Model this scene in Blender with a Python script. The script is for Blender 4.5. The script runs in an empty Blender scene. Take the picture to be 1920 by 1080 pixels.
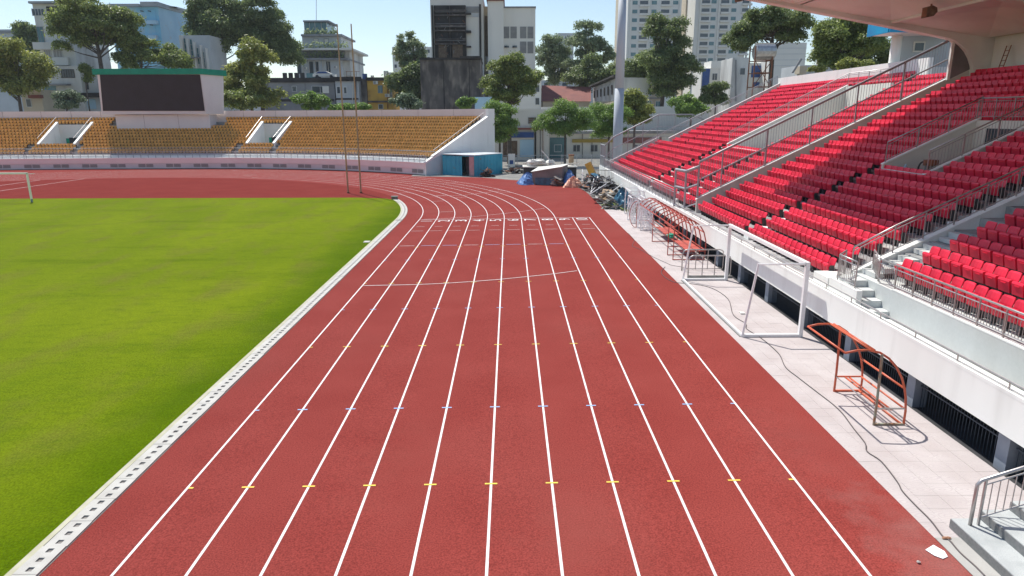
import bpy, math, random
import numpy as np
from mathutils import Vector, Matrix
R = math.radians
random.seed(7)
sc = bpy.context.scene
COL = sc.collection

# ------------------------------------------------------------------ camera
CAM_H, PITCH, YAW, ROLL, FPX = 7.241, 0.25014, 0.00268, -0.003987, 1266.62
cam = bpy.data.cameras.new('camera')
cam.sensor_width = 36; cam.lens = 36 * FPX / 1920
cam.clip_start = 0.1; cam.clip_end = 3000
camo = bpy.data.objects.new('camera', cam); COL.objects.link(camo)
FW = Vector((math.sin(YAW) * math.cos(PITCH), math.cos(YAW) * math.cos(PITCH), -math.sin(PITCH)))
RT = Vector((math.cos(YAW), -math.sin(YAW), 0)); UP = RT.cross(FW)
RT2 = RT * math.cos(ROLL) + UP * math.sin(ROLL); UP2 = -RT * math.sin(ROLL) + UP * math.cos(ROLL)
m3 = Matrix((RT2, UP2, -FW)).transposed()
camo.matrix_world = Matrix.Translation((0, 0, CAM_H)) @ m3.to_4x4()
sc.camera = camo

# ------------------------------------------------------------------ light
SUN_EL, SUN_AZ = 59.0, -32.4        # azimuth from +Y towards +X
w = bpy.data.worlds.new('World'); sc.world = w; w.use_nodes = True
nt = w.node_tree
for n in list(nt.nodes): nt.nodes.remove(n)
wo = nt.nodes.new('ShaderNodeOutputWorld'); bg = nt.nodes.new('ShaderNodeBackground'); sky = nt.nodes.new('ShaderNodeTexSky')
sky.sky_type = 'NISHITA'; sky.sun_disc = False; sky.sun_elevation = R(SUN_EL); sky.sun_rotation = R(SUN_AZ)
sky.air_density = 1.0; sky.dust_density = .35; sky.ozone_density = 1.1; sky.altitude = 10
bg.inputs['Strength'].default_value = 0.094
nt.links.new(sky.outputs[0], bg.inputs[0]); nt.links.new(bg.outputs[0], wo.inputs[0])
sun = bpy.data.lights.new('sun', 'SUN'); sun.energy = 3.9; sun.angle = R(0.53); sun.color = (1, .965, .9)
so = bpy.data.objects.new('sun', sun); COL.objects.link(so)
sd = Vector((math.sin(R(SUN_AZ)) * math.cos(R(SUN_EL)), math.cos(R(SUN_AZ)) * math.cos(R(SUN_EL)), math.sin(R(SUN_EL))))
so.rotation_euler = sd.to_track_quat('Z', 'Y').to_euler(); so.location = sd * 60
sc.view_settings.view_transform = 'Standard'; sc.view_settings.look = 'None'
sc.view_settings.exposure = 0.6
sc.cycles.max_bounces = 12; sc.cycles.diffuse_bounces = 8; sc.cycles.transparent_max_bounces = 8; sc.view_settings.gamma = 1

# ------------------------------------------------------------------ survey helpers
YC = 48.14; XC = -6.503 - 36.5; KR = 35.3
def gz(X, Y):
    d = X + 7.7 if Y < YC else math.hypot(X - XC, Y - YC) - KR
    return .01 * min(max(d, 0), 14.9)
def at(px, py, X=None, Y=None, Z=None):
    """a direction seen on the survey photograph, met with a plane: the place in metres"""
    d = FW + RT2 * ((px - 960) / FPX) - UP2 * ((py - 540) / FPX)
    if X is not None: t = X / d.x
    elif Y is not None: t = Y / d.y
    else:
        z = 0 if Z is None else Z
        for _ in range(20):
            t = (z - CAM_H) / d.z
            if Z is not None: break
            z = gz(d.x * t, d.y * t)
    return Vector((d.x * t, d.y * t, CAM_H + d.z * t))

# ------------------------------------------------------------------ materials
MATS = {}
def mat(name, c, rough=.7, c2=None, scale=3., detail=4., bump=0., bscale=None, metal=0., stretch=(1, 1, 1), spec=.5, lo=.35, hi=.65, c3=None, s3=.3, lo3=.45, hi3=.7, fine=None):
    m = bpy.data.materials.new(name); m.use_nodes = True; n = m.node_tree.nodes; l = m.node_tree.links
    b = n['Principled BSDF']; b.inputs['Roughness'].default_value = rough; b.inputs['Metallic'].default_value = metal
    b.inputs['Specular IOR Level'].default_value = spec
    b.inputs['Base Color'].default_value = (*c, 1)
    g = n.new('ShaderNodeNewGeometry'); mp = n.new('ShaderNodeMapping'); mp.inputs['Scale'].default_value = stretch
    l.new(g.outputs['Position'], mp.inputs['Vector'])
    col = None
    if c2:
        t = n.new('ShaderNodeTexNoise'); t.inputs['Scale'].default_value = scale; t.inputs['Detail'].default_value = detail
        l.new(mp.outputs[0], t.inputs['Vector'])
        r = n.new('ShaderNodeValToRGB'); r.color_ramp.elements[0].position = lo; r.color_ramp.elements[1].position = hi
        r.color_ramp.elements[0].color = (*c, 1); r.color_ramp.elements[1].color = (*c2, 1)
        l.new(t.outputs['Fac'], r.inputs[0]); col = r.outputs[0]
    if c3:
        t = n.new('ShaderNodeTexNoise'); t.inputs['Scale'].default_value = s3; t.inputs['Detail'].default_value = 6
        l.new(mp.outputs[0], t.inputs['Vector'])
        r = n.new('ShaderNodeMapRange'); r.inputs[1].default_value = lo3; r.inputs[2].default_value = hi3
        l.new(t.outputs['Fac'], r.inputs[0])
        mx = n.new('ShaderNodeMix'); mx.data_type = 'RGBA'; l.new(r.outputs[0], mx.inputs[0]); l.new(col, mx.inputs[6]); mx.inputs[7].default_value = (*c3, 1)
        col = mx.outputs[2]
    if fine:
        t = n.new('ShaderNodeTexNoise'); t.inputs['Scale'].default_value = fine[0]; t.inputs['Detail'].default_value = 2
        l.new(g.outputs['Position'], t.inputs['Vector'])
        r = n.new('ShaderNodeMapRange'); r.inputs[1].default_value = .3; r.inputs[2].default_value = .7; r.inputs[3].default_value = 1 - fine[1]; r.inputs[4].default_value = 1 + fine[1]
        l.new(t.outputs['Fac'], r.inputs[0])
        mx = n.new('ShaderNodeVectorMath'); mx.operation = 'SCALE'; l.new(col, mx.inputs[0]); l.new(r.outputs[0], mx.inputs['Scale'])
        col = mx.outputs[0]
    if col: l.new(col, b.inputs['Base Color'])
    if bump:
        t = n.new('ShaderNodeTexNoise'); t.inputs['Scale'].default_value = bscale or scale * 4; t.inputs['Detail'].default_value = 3
        l.new(g.outputs['Position'], t.inputs['Vector'])
        bb = n.new('ShaderNodeBump'); bb.inputs['Strength'].default_value = bump; bb.inputs['Distance'].default_value = .02
        l.new(t.outputs['Fac'], bb.inputs['Height']); l.new(bb.outputs[0], b.inputs['Normal'])
    MATS[name] = m
    return m
M = MATS
mat('track_red', (.318, .056, .046), .9, (.352, .067, .055), .5, 5, .6, 110, c3=(.336, .081, .066), s3=.13, lo3=.5, hi3=.85, fine=(34, .3), spec=.04)
mat('runup_red', (.265, .052, .044), .9, (.29, .058, .049), .4, 5, .5, 110, fine=(38, .2), spec=.0)
mat('line_white', (.76, .75, .74), .7, (.66, .60, .58), 3.5, 7, .1, 60, c3=(.52, .36, .33), s3=5, lo3=.6, hi3=.8)
mat('line_thin', (.62, .42, .40), .7, (.74, .62, .60), 3.5, 5)
mat('mark_yellow', (.75, .56, .06), .7, (.70, .46, .07), 9)
mat('mark_blue', (.22, .42, .70), .7, (.36, .42, .62), 9)
mat('kerb_concrete', (.50, .485, .445), .85, (.43, .415, .38), 2.4, 7, .4, 60, c3=(.40, .37, .33), s3=1.2, lo3=.55, hi3=.85, fine=(60, .05))
mat('kerb_strip', (.48, .46, .33), .85, (.40, .38, .26), 3, 6, .4, 50)
mat('slot_dark', (.006, .006, .006), .9)  # slot bottoms coloured near-black to paint in the shade of their depth
mat('joint', (.25, .23, .21), .9, (.18, .17, .16), 8)
mat('concrete_white', (.60, .62, .605), .75, (.55, .565, .55), .8, 7, .12, 25, c3=(.47, .48, .45), s3=.5, lo3=.55, hi3=.9, stretch=(1, 1, .5), fine=(14, .03))
mat('paint_white', (.87, .88, .84), .6, (.83, .84, .80), 1.1, 6, .08, 30, c3=(.66, .66, .62), s3=1.6, lo3=.55, hi3=.85, stretch=(1, 1, .12))
mat('tier_concrete', (.27, .27, .27), .85, (.20, .205, .21), 1.3, 7, .3, 40, c3=(.50, .50, .49), s3=.8)
mat('divider_wall', (.66, .64, .58), .8, (.59, .57, .52), .9, 7, .15, 30, c3=(.40, .39, .36), s3=1.3, lo3=.55, hi3=.85)
mat('vom_wall', (.74, .72, .65), .8, (.68, .66, .60), .7, 6, .1, 20)
mat('roof_underside', (.80, .82, .77), .85, (.76, .78, .735), .5, 6, .12, 18, c3=(.62, .63, .60), s3=.35)
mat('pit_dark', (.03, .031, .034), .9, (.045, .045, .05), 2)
mat('pillar_blue', (.30, .33, .38), .7, (.24, .27, .32), 2)
mat('grille', (.05, .07, .09), .5, (.07, .09, .12), 3, metal=.4)
mat('steel', (.50, .48, .47), .38, (.42, .40, .39), 6, 4, metal=.75)
mat('galv', (.42, .43, .45), .5, (.34, .35, .37), 4, 5, metal=.45)
mat('dark_steel', (.028, .028, .03), .55, (.05, .045, .045), 8)
mat('goal_white', (.88, .88, .87), .4, (.82, .81, .80), 5)
mat('orange_paint', (.62, .13, .055), .45, (.52, .10, .045), 5, 5, c3=(.22, .09, .05), s3=4, lo3=.58, hi3=.72)
mat('red_paint', (.50, .08, .05), .5, (.40, .06, .04), 5, 5, c3=(.2, .07, .05), s3=5, lo3=.6, hi3=.75)
mat('rusty_green', (.28, .33, .26), .7, (.30, .12, .05), 6, 5)
mat('cable', (.10, .08, .08), .6)
mat('granite', (.52, .54, .53), .5, (.42, .44, .44), 60, 3, .05, c3=(.36, .38, .38), s3=2)
mat('granite_dark', (.15, .16, .16), .5, (.2, .2, .2), 20)
mat('path_concrete', (.42, .40, .37), .9, (.52, .50, .46), 1.2, 7, .3, 60)
mat('yard', (.30, .29, .26), .95, (.20, .19, .175), .45, 8, .3, 20, c3=(.42, .38, .32), s3=.9)
mat('ground', (.13, .13, .12), .95, (.19, .18, .16), .08, 6)
mat('paper', (.85, .85, .86), .6)
mat('litter_tan', (.45, .24, .14), .8, (.3, .15, .09), 20)
mat('screen_black', (.018, .017, .022), .6, (.024, .022, .03), .8, 2)
mat('scoreboard_white', (.76, .76, .74), .7, (.70, .70, .69), .4, 5)
mat('scoreboard_green', (.0, .30, .17), .6, (.0, .25, .15), 1)
mat('pink_wall', (.80, .74, .71), .8, (.74, .68, .65), .35, 6, .1, 20)
mat('grey_wall', (.68, .67, .66), .8, (.61, .60, .60), .35, 6, .1, 20)
mat('cyan_wall', (.40, .66, .70), .75, (.62, .68, .68), .25, 4, c3=(.45, .4, .42), s3=.8, lo3=.6, hi3=.8)
mat('vent_dark', (.20, .20, .21), .8)
mat('container_blue', (.03, .32, .46), .55, (.06, .42, .56), .7, 6, c3=(.20, .18, .15), s3=2.6, lo3=.66, hi3=.76)
mat('container_roof', (.62, .66, .68), .6, (.45, .48, .5), 1, 6)
mat('pink_door', (.50, .30, .30), .7, (.4, .25, .26), 2)
mat('tarp_blue', (.05, .14, .36), .45, (.12, .24, .48), 2, 5, .5, 6)
mat('tarp_orange', (.65, .28, .17), .5, (.75, .40, .25), 3, 5, .5, 7)
mat('tarp_dark', (.02, .07, .12), .35, (.04, .16, .25), 2, 5, .5, 6)
mat('shed_grey', (.16, .16, .15), .8, (.21, .21, .2), 1, 5)
mat('sheet_white', (.72, .71, .66), .7, (.58, .56, .5), 2, 5, .3, 20)
mat('wood', (.42, .30, .19), .8, (.32, .22, .13), 4, 5, stretch=(1, 6, 1))
mat('wood_dark', (.12, .08, .06), .9, (.2, .15, .1), 4)
mat('rust', (.26, .10, .05), .8, (.16, .07, .04), 4)
mat('debris_grey', (.30, .29, .27), .9, (.14, .135, .13), 5, 5, .4, 12)
mat('debris_dark', (.03, .03, .032), .8, (.07, .07, .07), 5)
mat('machine_yellow', (.70, .42, .05), .5, (.55, .32, .05), 2)
mat('net', (.78, .77, .80), .8)
mat('weeds', (.10, .17, .03), .8, (.2, .22, .08), 3)
mat('lamp_grey', (.46, .50, .55), .6, (.39, .43, .48), .8, 4, metal=0., stretch=(1, 1, .2))
# buildings
mat('b_cream', (0.713, 0.713, 0.674), .85, (0.596, 0.596, 0.570), .3, 6, c3=(.34, .33, .31), s3=.25, stretch=(1, 1, .3))
mat('b_blue', (.22, .52, .72), .85, (.36, .66, .80), .18, 6, c3=(.48, .56, .6), s3=.35, lo3=.5, hi3=.75)
mat('b_bluepale', (.46, .66, .78), .85, (.36, .56, .70), .2, 6, c3=(.5, .44, .42), s3=.5, lo3=.62, hi3=.8)
mat('b_grey', (0.311, 0.318, 0.324), .9, (0.220, 0.220, 0.227), .25, 7, c3=(.1, .1, .1), s3=.4, lo3=.55, hi3=.8)
mat('b_greylight', (0.540, 0.567, 0.580), .85, (0.446, 0.473, 0.486), .25, 6)
mat('b_stain', (.14, .125, .115), .95, (.05, .045, .045), .55, 8, .2, 6, c3=(.30, .26, .22), s3=.9, lo3=.5, hi3=.8, stretch=(1, 1, .38))
mat('b_white', (.74, .72, .66), .8, (.67, .655, .60), .25, 6, c3=(.45, .45, .45), s3=.3, lo3=.6, hi3=.9, stretch=(1, 1, .2))
mat('b_tower', (.72, .71, .66), .8, (.66, .655, .62), .05, 4)
mat('b_yellow', (0.683, 0.422, 0.087), .85, (0.522, 0.310, 0.075), .5, 6, c3=(.25, .16, .08), s3=.5, lo3=.58, hi3=.8)
mat('b_tan', (0.571, 0.497, 0.373), .85, (0.472, 0.410, 0.310), .3, 5)
mat('b_concrete_dark', (.022, .02, .02), .95, (.06, .055, .052), .6, 6)
mat('roof_red', (.26, .09, .07), .85, (.20, .07, .06), .5, 5)
mat('roof_metal', (.36, .38, .39), .6, (.28, .3, .31), .4, 5)
mat('glass_dark', (.035, .05, .065), .15, (.06, .08, .1), .6, spec=.6)
mat('glass_teal', (.06, .16, .19), .2, (.1, .22, .24), .6)
mat('win_frame', (.60, .61, .60), .6)
mat('louvre', (.36, .36, .36), .7, (.30, .30, .3), 1)
mat('sign_blue', (.02, .06, .20), .6, (.03, .09, .28), 1)
mat('banner_yellow', (.36, .26, .05), .7)
mat('fascia_blue', (.0, .30, .55), .5, (.02, .22, .45), 1)
mat('tank_metal', (.55, .55, .54), .3, (.42, .4, .38), 3, metal=.7)
mat('bark', (.075, .06, .05), .9, (.12, .10, .085), 2.5, 5, .4, 12)
mat('planter_green', (.07, .10, .045), .9, (.12, .13, .07), 1.5)
mat('hedge', (.10, .16, .04), .9, (.06, .1, .03), 2)
mat('water_bottle', (.35, .50, .58), .2)

def dust(m, cx, cy, r, c, amt):
    n = m.node_tree.nodes; l = m.node_tree.links; b = n['Principled BSDF']; src = b.inputs['Base Color'].links[0].from_socket
    g = n.new('ShaderNodeNewGeometry'); sb = n.new('ShaderNodeVectorMath'); sb.operation = 'SUBTRACT'; sb.inputs[1].default_value = (cx, cy, .15); l.new(g.outputs['Position'], sb.inputs[0])
    mp = n.new('ShaderNodeMapping'); mp.inputs['Scale'].default_value = (1, .55, 0); l.new(sb.outputs[0], mp.inputs[0]); ln = n.new('ShaderNodeVectorMath'); ln.operation = 'LENGTH'; l.new(mp.outputs[0], ln.inputs[0])
    ns = n.new('ShaderNodeTexNoise'); ns.inputs['Scale'].default_value = 1.6; ns.inputs['Detail'].default_value = 7; l.new(g.outputs['Position'], ns.inputs['Vector'])
    a = n.new('ShaderNodeMath'); a.operation = 'MULTIPLY_ADD'; a.inputs[1].default_value = r * 2.2; l.new(ns.outputs['Fac'], a.inputs[0]); l.new(ln.outputs['Value'], a.inputs[2])
    mr = n.new('ShaderNodeMapRange'); mr.inputs[1].default_value = r * 2; mr.inputs[2].default_value = r * .9; mr.inputs[4].default_value = amt; l.new(a.outputs[0], mr.inputs[0])
    x = n.new('ShaderNodeMix'); x.data_type = 'RGBA'; l.new(mr.outputs[0], x.inputs[0]); l.new(src, x.inputs[6]); x.inputs[7].default_value = (*c, 1); l.new(x.outputs[2], b.inputs['Base Color'])
dust(M['track_red'], 7.1, 9.9, 1.3, (.42, .25, .22), .4)
dust(M['track_red'], -2.5, 13.0, 1.5, (.37, .09, .07), .35)
dust(M['track_red'], 1.2, 10.2, 1.4, (.37, .10, .08), .35)
dust(M['track_red'], 6.4, 13.5, 1.6, (.34, .11, .095), .25)
def seat_mat(name, c, c2, rough):
    m = mat(name, c, rough, c2, 1.1, 5, spec=.35)
    n = m.node_tree.nodes; l = m.node_tree.links
    b = n['Principled BSDF']; src = b.inputs['Base Color'].links[0].from_socket
    g = n.new('ShaderNodeNewGeometry'); r = n.new('ShaderNodeMapRange'); r.inputs[3].default_value = .86; r.inputs[4].default_value = 1.1
    oi = n.new('ShaderNodeObjectInfo'); ad = n.new('ShaderNodeMath'); ad.operation = 'ADD'
    fr = n.new('ShaderNodeMath'); fr.operation = 'FRACT'
    l.new(g.outputs['Random Per Island'], ad.inputs[0]); l.new(oi.outputs['Random'], ad.inputs[1]); l.new(ad.outputs[0], fr.inputs[0])
    l.new(fr.outputs[0], r.inputs[0])
    v = n.new('ShaderNodeVectorMath'); v.operation = 'SCALE'; l.new(src, v.inputs[0]); l.new(r.outputs[0], v.inputs['Scale']); l.new(v.outputs[0], b.inputs['Base Color'])
    return m
seat_mat('seat_red', (.84, .030, .072), (.74, .022, .058), .42)
seat_mat('seat_amber', (.80, .43, .11), (.70, .36, .085), .6)

def leaf_mat(name, c, c2, tr=.35):
    m = bpy.data.materials.new(name); m.use_nodes = True; n = m.node_tree.nodes; l = m.node_tree.links
    for x in list(n): n.remove(x)
    o = n.new('ShaderNodeOutputMaterial'); d = n.new('ShaderNodeBsdfDiffuse'); t = n.new('ShaderNodeBsdfTranslucent'); mx = n.new('ShaderNodeMixShader')
    gl = n.new('ShaderNodeBsdfGlossy'); gl.inputs['Roughness'].default_value = .45; gl.inputs[0].default_value = (.5, .5, .5, 1); mx2 = n.new('ShaderNodeMixShader'); mx2.inputs[0].default_value = .07
    g = n.new('ShaderNodeNewGeometry'); r = n.new('ShaderNodeValToRGB')
    r.color_ramp.elements[0].color = (*c, 1); r.color_ramp.elements[1].color = (*c2, 1)
    ns = n.new('ShaderNodeTexNoise'); ns.inputs['Scale'].default_value = .8; l.new(g.outputs['Position'], ns.inputs['Vector'])
    a = n.new('ShaderNodeMath'); a.operation = 'MULTIPLY_ADD'; a.inputs[1].default_value = .55; l.new(g.outputs['Random Per Island'], a.inputs[0]); 
    s = n.new('ShaderNodeMath'); s.operation = 'MULTIPLY_ADD'; s.inputs[1].default_value = .9; s.inputs[2].default_value = -.25; l.new(ns.outputs['Fac'], s.inputs[0]); l.new(s.outputs[0], a.inputs[2])
    l.new(a.outputs[0], r.inputs[0]); l.new(r.outputs[0], d.inputs[0]); l.new(r.outputs[0], t.inputs[0])
    mx.inputs[0].default_value = tr
    l.new(d.outputs[0], mx.inputs[1]); l.new(t.outputs[0], mx.inputs[2]); l.new(mx.outputs[0], mx2.inputs[1]); l.new(gl.outputs[0], mx2.inputs[2]); l.new(mx2.outputs[0], o.inputs[0])
    M[name] = m
leaf_mat('leaf_dark', (.065, .11, .042), (.34, .41, .13), .5)
leaf_mat('leaf_mid', (.07, .125, .035), (.42, .48, .12), .5)
leaf_mat('leaf_bright', (.07, .16, .03), (.36, .52, .10), .5)
leaf_mat('leaf_yellow', (.095, .145, .035), (.55, .56, .13), .5)
leaf_mat('leaf_pale', (.06, .11, .05), (.30, .36, .22))
leaf_mat('leaf_grey', (.10, .15, .08), (.46, .54, .28), .5)

def grass_mat():
    m = bpy.data.materials.new('turf'); m.use_nodes = True; n = m.node_tree.nodes; l = m.node_tree.links
    b = n['Principled BSDF']; b.inputs['Roughness'].default_value = .95; b.inputs['Specular IOR Level'].default_value = .03
    g = n.new('ShaderNodeNewGeometry')
    def noise(scale, det, st=(1, 1, 1), rot=0):
        mp = n.new('ShaderNodeMapping'); mp.inputs['Scale'].default_value = st; mp.inputs['Rotation'].default_value = (0, 0, rot)
        l.new(g.outputs['Position'], mp.inputs[0]); t = n.new('ShaderNodeTexNoise'); t.inputs['Scale'].default_value = scale; t.inputs['Detail'].default_value = det
        l.new(mp.outputs[0], t.inputs[0]); return t.outputs['Fac']
    def mix(a, bcol, fac, lo, hi, amt=1.):
        r = n.new('ShaderNodeMapRange'); r.inputs[1].default_value = lo; r.inputs[2].default_value = hi; r.inputs[4].default_value = amt; l.new(fac, r.inputs[0])
        x = n.new('ShaderNodeMix'); x.data_type = 'RGBA'; l.new(r.outputs[0], x.inputs[0])
        if isinstance(a, tuple): x.inputs[6].default_value = (*a, 1)
        else: l.new(a, x.inputs[6])
        x.inputs[7].default_value = (*bcol, 1); return x.outputs[2]
    c = mix((.218, .278, .008), (.160, .225, .005), noise(.16, 6, (1, .45, 1), R(25)), .4, .72)
    c = mix(c, (.09, .15, .003), noise(.3, 7, (.35, 1.5, 1), R(-8)), .55, .76, .6)
    c = mix(c, (.20, .185, .035), noise(.7, 8, (1, .4, 1), R(55)), .50, .72, .6)
    c = mix(c, (.115, .18, .007), noise(2.4, 8, (.5, 1.4, 1), R(-30)), .5, .75, .55)
    # dark tidemark of long grass beside the kerb
    sp = n.new('ShaderNodeSeparateXYZ'); l.new(g.outputs['Position'], sp.inputs[0])
    ad = n.new('ShaderNodeMath'); ad.operation = 'MULTIPLY_ADD'; ad.inputs[1].default_value = 3.2; l.new(noise(.5, 4), ad.inputs[0]); l.new(sp.outputs[0], ad.inputs[2])
    c = mix(c, (.082, .150, .0), ad.outputs[0], -9.4, -6.7, .8)
    f = n.new('ShaderNodeMapRange'); f.inputs[1].default_value = .25; f.inputs[2].default_value = .75; f.inputs[3].default_value = .66; f.inputs[4].default_value = 1.36
    l.new(noise(30, 5, (1, .7, 1)), f.inputs[0])
    v = n.new('ShaderNodeVectorMath'); v.operation = 'SCALE'; l.new(c, v.inputs[0]); l.new(f.outputs[0], v.inputs['Scale']); l.new(v.outputs[0], b.inputs['Base Color'])
    bp = n.new('ShaderNodeBump'); bp.inputs['Strength'].default_value = .7; bp.inputs['Distance'].default_value = .04; l.new(noise(28, 5), bp.inputs['Height']); l.new(bp.outputs[0], b.inputs['Normal'])
    M['turf'] = m
grass_mat()
for nm_ in ('track_red', 'turf', 'runup_red', 'yard', 'path_concrete'): M[nm_].node_tree.nodes['Principled BSDF'].inputs['Diffuse Roughness'].default_value = .6

TILE = .4417
def tile_mat():
    m = bpy.data.materials.new('paving_tile'); m.use_nodes = True; n = m.node_tree.nodes; l = m.node_tree.links
    b = n['Principled BSDF']; b.inputs['Roughness'].default_value = .8; b.inputs['Specular IOR Level'].default_value = .25
    g = n.new('ShaderNodeNewGeometry')
    sub = n.new('ShaderNodeVectorMath'); sub.operation = 'SUBTRACT'; sub.inputs[1].default_value = (7.3, 10.2, 0); l.new(g.outputs['Position'], sub.inputs[0])
    md = n.new('ShaderNodeVectorMath'); md.operation = 'MODULO'; md.inputs[1].default_value = (TILE, TILE, 10); l.new(sub.outputs[0], md.inputs[0])
    ce = n.new('ShaderNodeVectorMath'); ce.operation = 'SUBTRACT'; ce.inputs[1].default_value = (TILE / 2, TILE / 2, 0); l.new(md.outputs[0], ce.inputs[0])
    mp = n.new('ShaderNodeMapping'); mp.inputs['Scale'].default_value = (.45, 1, 0); l.new(ce.outputs[0], mp.inputs[0])
    ln = n.new('ShaderNodeVectorMath'); ln.operation = 'LENGTH'; l.new(mp.outputs[0], ln.inputs[0])
    ns = n.new('ShaderNodeTexNoise'); ns.inputs['Scale'].default_value = 5; l.new(g.outputs['Position'], ns.inputs['Vector'])
    a = n.new('ShaderNodeMath'); a.operation = 'MULTIPLY_ADD'; a.inputs[1].default_value = .07; l.new(ns.outputs['Fac'], a.inputs[0]); l.new(ln.outputs['Value'], a.inputs[2])
    s = n.new('ShaderNodeMath'); s.operation = 'MULTIPLY'; s.inputs[1].default_value = 120; l.new(a.outputs[0], s.inputs[0])
    si = n.new('ShaderNodeMath'); si.operation = 'SINE'; l.new(s.outputs[0], si.inputs[0])
    r = n.new('ShaderNodeMapRange'); r.inputs[1].default_value = .1; r.inputs[2].default_value = .9; r.inputs[4].default_value = .62; l.new(si.outputs[0], r.inputs[0])
    base = n.new('ShaderNodeTexNoise'); base.inputs['Scale'].default_value = 1.1; base.inputs['Detail'].default_value = 6; l.new(g.outputs['Position'], base.inputs['Vector'])
    rr = n.new('ShaderNodeValToRGB'); rr.color_ramp.elements[0].color = (.44, .39, .375, 1); rr.color_ramp.elements[1].color = (.515, .47, .455, 1); rr.color_ramp.elements[0].position = .35; rr.color_ramp.elements[1].position = .65
    l.new(base.outputs['Fac'], rr.inputs[0])
    x = n.new('ShaderNodeMix'); x.data_type = 'RGBA'; l.new(r.outputs[0], x.inputs[0]); l.new(rr.outputs[0], x.inputs[6]); x.inputs[7].default_value = (.42, .36, .37, 1)
    l.new(x.outputs[2], b.inputs['Base Color'])
    M['paving_tile'] = m
tile_mat()

# ------------------------------------------------------------------ mesh helpers
def frame(d):
    d = Vector(d).normalized(); a = Vector((0, 0, 1)) if abs(d.z) < .9 else Vector((1, 0, 0))
    u = d.cross(a).normalized(); return u, d.cross(u).normalized()
class MB:
    def __init__(s): s.v = []; s.f = []; s.mi = []; s.cur = 0
    def add(s, vs, fs):
        o = len(s.v); s.v += [tuple(p) for p in vs]
        for f in fs: s.f.append(tuple(i + o for i in f)); s.mi.append(s.cur)
        return s
    def box(s, x0, x1, y0, y1, z0, z1):
        return s.add([(x0, y0, z0), (x1, y0, z0), (x1, y1, z0), (x0, y1, z0), (x0, y0, z1), (x1, y0, z1), (x1, y1, z1), (x0, y1, z1)],
                     [(0, 3, 2, 1), (4, 5, 6, 7), (0, 1, 5, 4), (1, 2, 6, 5), (2, 3, 7, 6), (3, 0, 4, 7)])
    def bar(s, p, q, wd, ht=None):
        p = Vector(p); q = Vector(q); ht = ht or wd; u, v = frame(q - p); u = u * wd / 2; v = v * ht / 2
        return s.add([p - u - v, p + u - v, p + u + v, p - u + v, q - u - v, q + u - v, q + u + v, q - u + v],
                     [(0, 3, 2, 1), (4, 5, 6, 7), (0, 1, 5, 4), (1, 2, 6, 5), (2, 3, 7, 6), (3, 0, 4, 7)])
    def tube(s, pts, r, n=6, cap=True):
        pts = [Vector(p) for p in pts]; rs = r if isinstance(r, (list, tuple)) else [r] * len(pts); o = len(s.v); pu = None
        for i, p in enumerate(pts):
            d = pts[min(i + 1, len(pts) - 1)] - pts[max(i - 1, 0)]
            if pu is None: u, v = frame(d)
            else:
                dn = d.normalized(); u = (pu - dn * pu.dot(dn)).normalized(); v = dn.cross(u)
            pu = u
            for k in range(n):
                a = 2 * math.pi * k / n; s.v.append(tuple(p + (u * math.cos(a) + v * math.sin(a)) * rs[i]))
        for i in range(len(pts) - 1):
            for k in range(n):
                a = o + i * n + k; b = o + i * n + (k + 1) % n; s.f.append((a, b, b + n, a + n)); s.mi.append(s.cur)
        if cap:
            s.f.append(tuple(o + k for k in reversed(range(n)))); s.mi.append(s.cur)
            e = o + (len(pts) - 1) * n; s.f.append(tuple(e + k for k in range(n))); s.mi.append(s.cur)
        return s
    def prism(s, poly, a, b, axis='y'):
        """poly in the plane across axis, extruded a..b"""
        n = len(poly)
        def P(p, t): return (p[0], t, p[1]) if axis == 'y' else ((t, p[0], p[1]) if axis == 'x' else (p[0], p[1], t))
        vs = [P(p, a) for p in poly] + [P(p, b) for p in poly]
        fs = [tuple(range(n)), tuple(range(2 * n - 1, n - 1, -1))] + [(i, i + n, (i + 1) % n + n, (i + 1) % n) for i in range(n)]
        return s.add(vs, fs)
    def blob(s, c, rx, ry, rz, seed=0, n=10, m=7, jag=.2):
        rn = random.Random(seed); vs = []; c = Vector(c)
        for j in range(m + 1):
            ph = math.pi * j / m
            for k in range(n):
                a = 2 * math.pi * k / n; q = 1 + rn.uniform(-jag, jag)
                vs.append(c + Vector((rx * q * math.sin(ph) * math.cos(a), ry * q * math.sin(ph) * math.sin(a), rz * q * math.cos(ph))))
        fs = [(j * n + k, j * n + (k + 1) % n, (j + 1) * n + (k + 1) % n, (j + 1) * n + k) for j in range(m) for k in range(n)]
        return s.add(vs, fs)
    def mesh(s, name, *mats, smooth=False):
        me = bpy.data.meshes.new(name); me.from_pydata(s.v, [], s.f)
        for x in mats: me.materials.append(M[x])
        if len(mats) > 1: me.polygons.foreach_set('material_index', s.mi)
        if smooth: me.polygons.foreach_set('use_smooth', [True] * len(me.polygons))
        me.validate(); me.update(); return me
    def obj(s, name, mt, parent=None, loc=(0, 0, 0), fixn=True, smooth=False, **kw):
        mats = mt if isinstance(mt, (list, tuple)) else (mt,)
        me = s.mesh(name, *mats, smooth=smooth)
        o = bpy.data.objects.new(name, me); COL.objects.link(o)
        if parent is not None: o.parent = parent
        o.location = loc
        for k, v in kw.items(): o[k] = v
        return o
def inst(name, me, parent=None, loc=(0, 0, 0), rot=None, **kw):
    o = bpy.data.objects.new(name, me); COL.objects.link(o)
    if parent is not None: o.parent = parent
    o.location = loc
    if rot: o.rotation_euler = rot
    for k, v in kw.items(): o[k] = v
    return o
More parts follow.
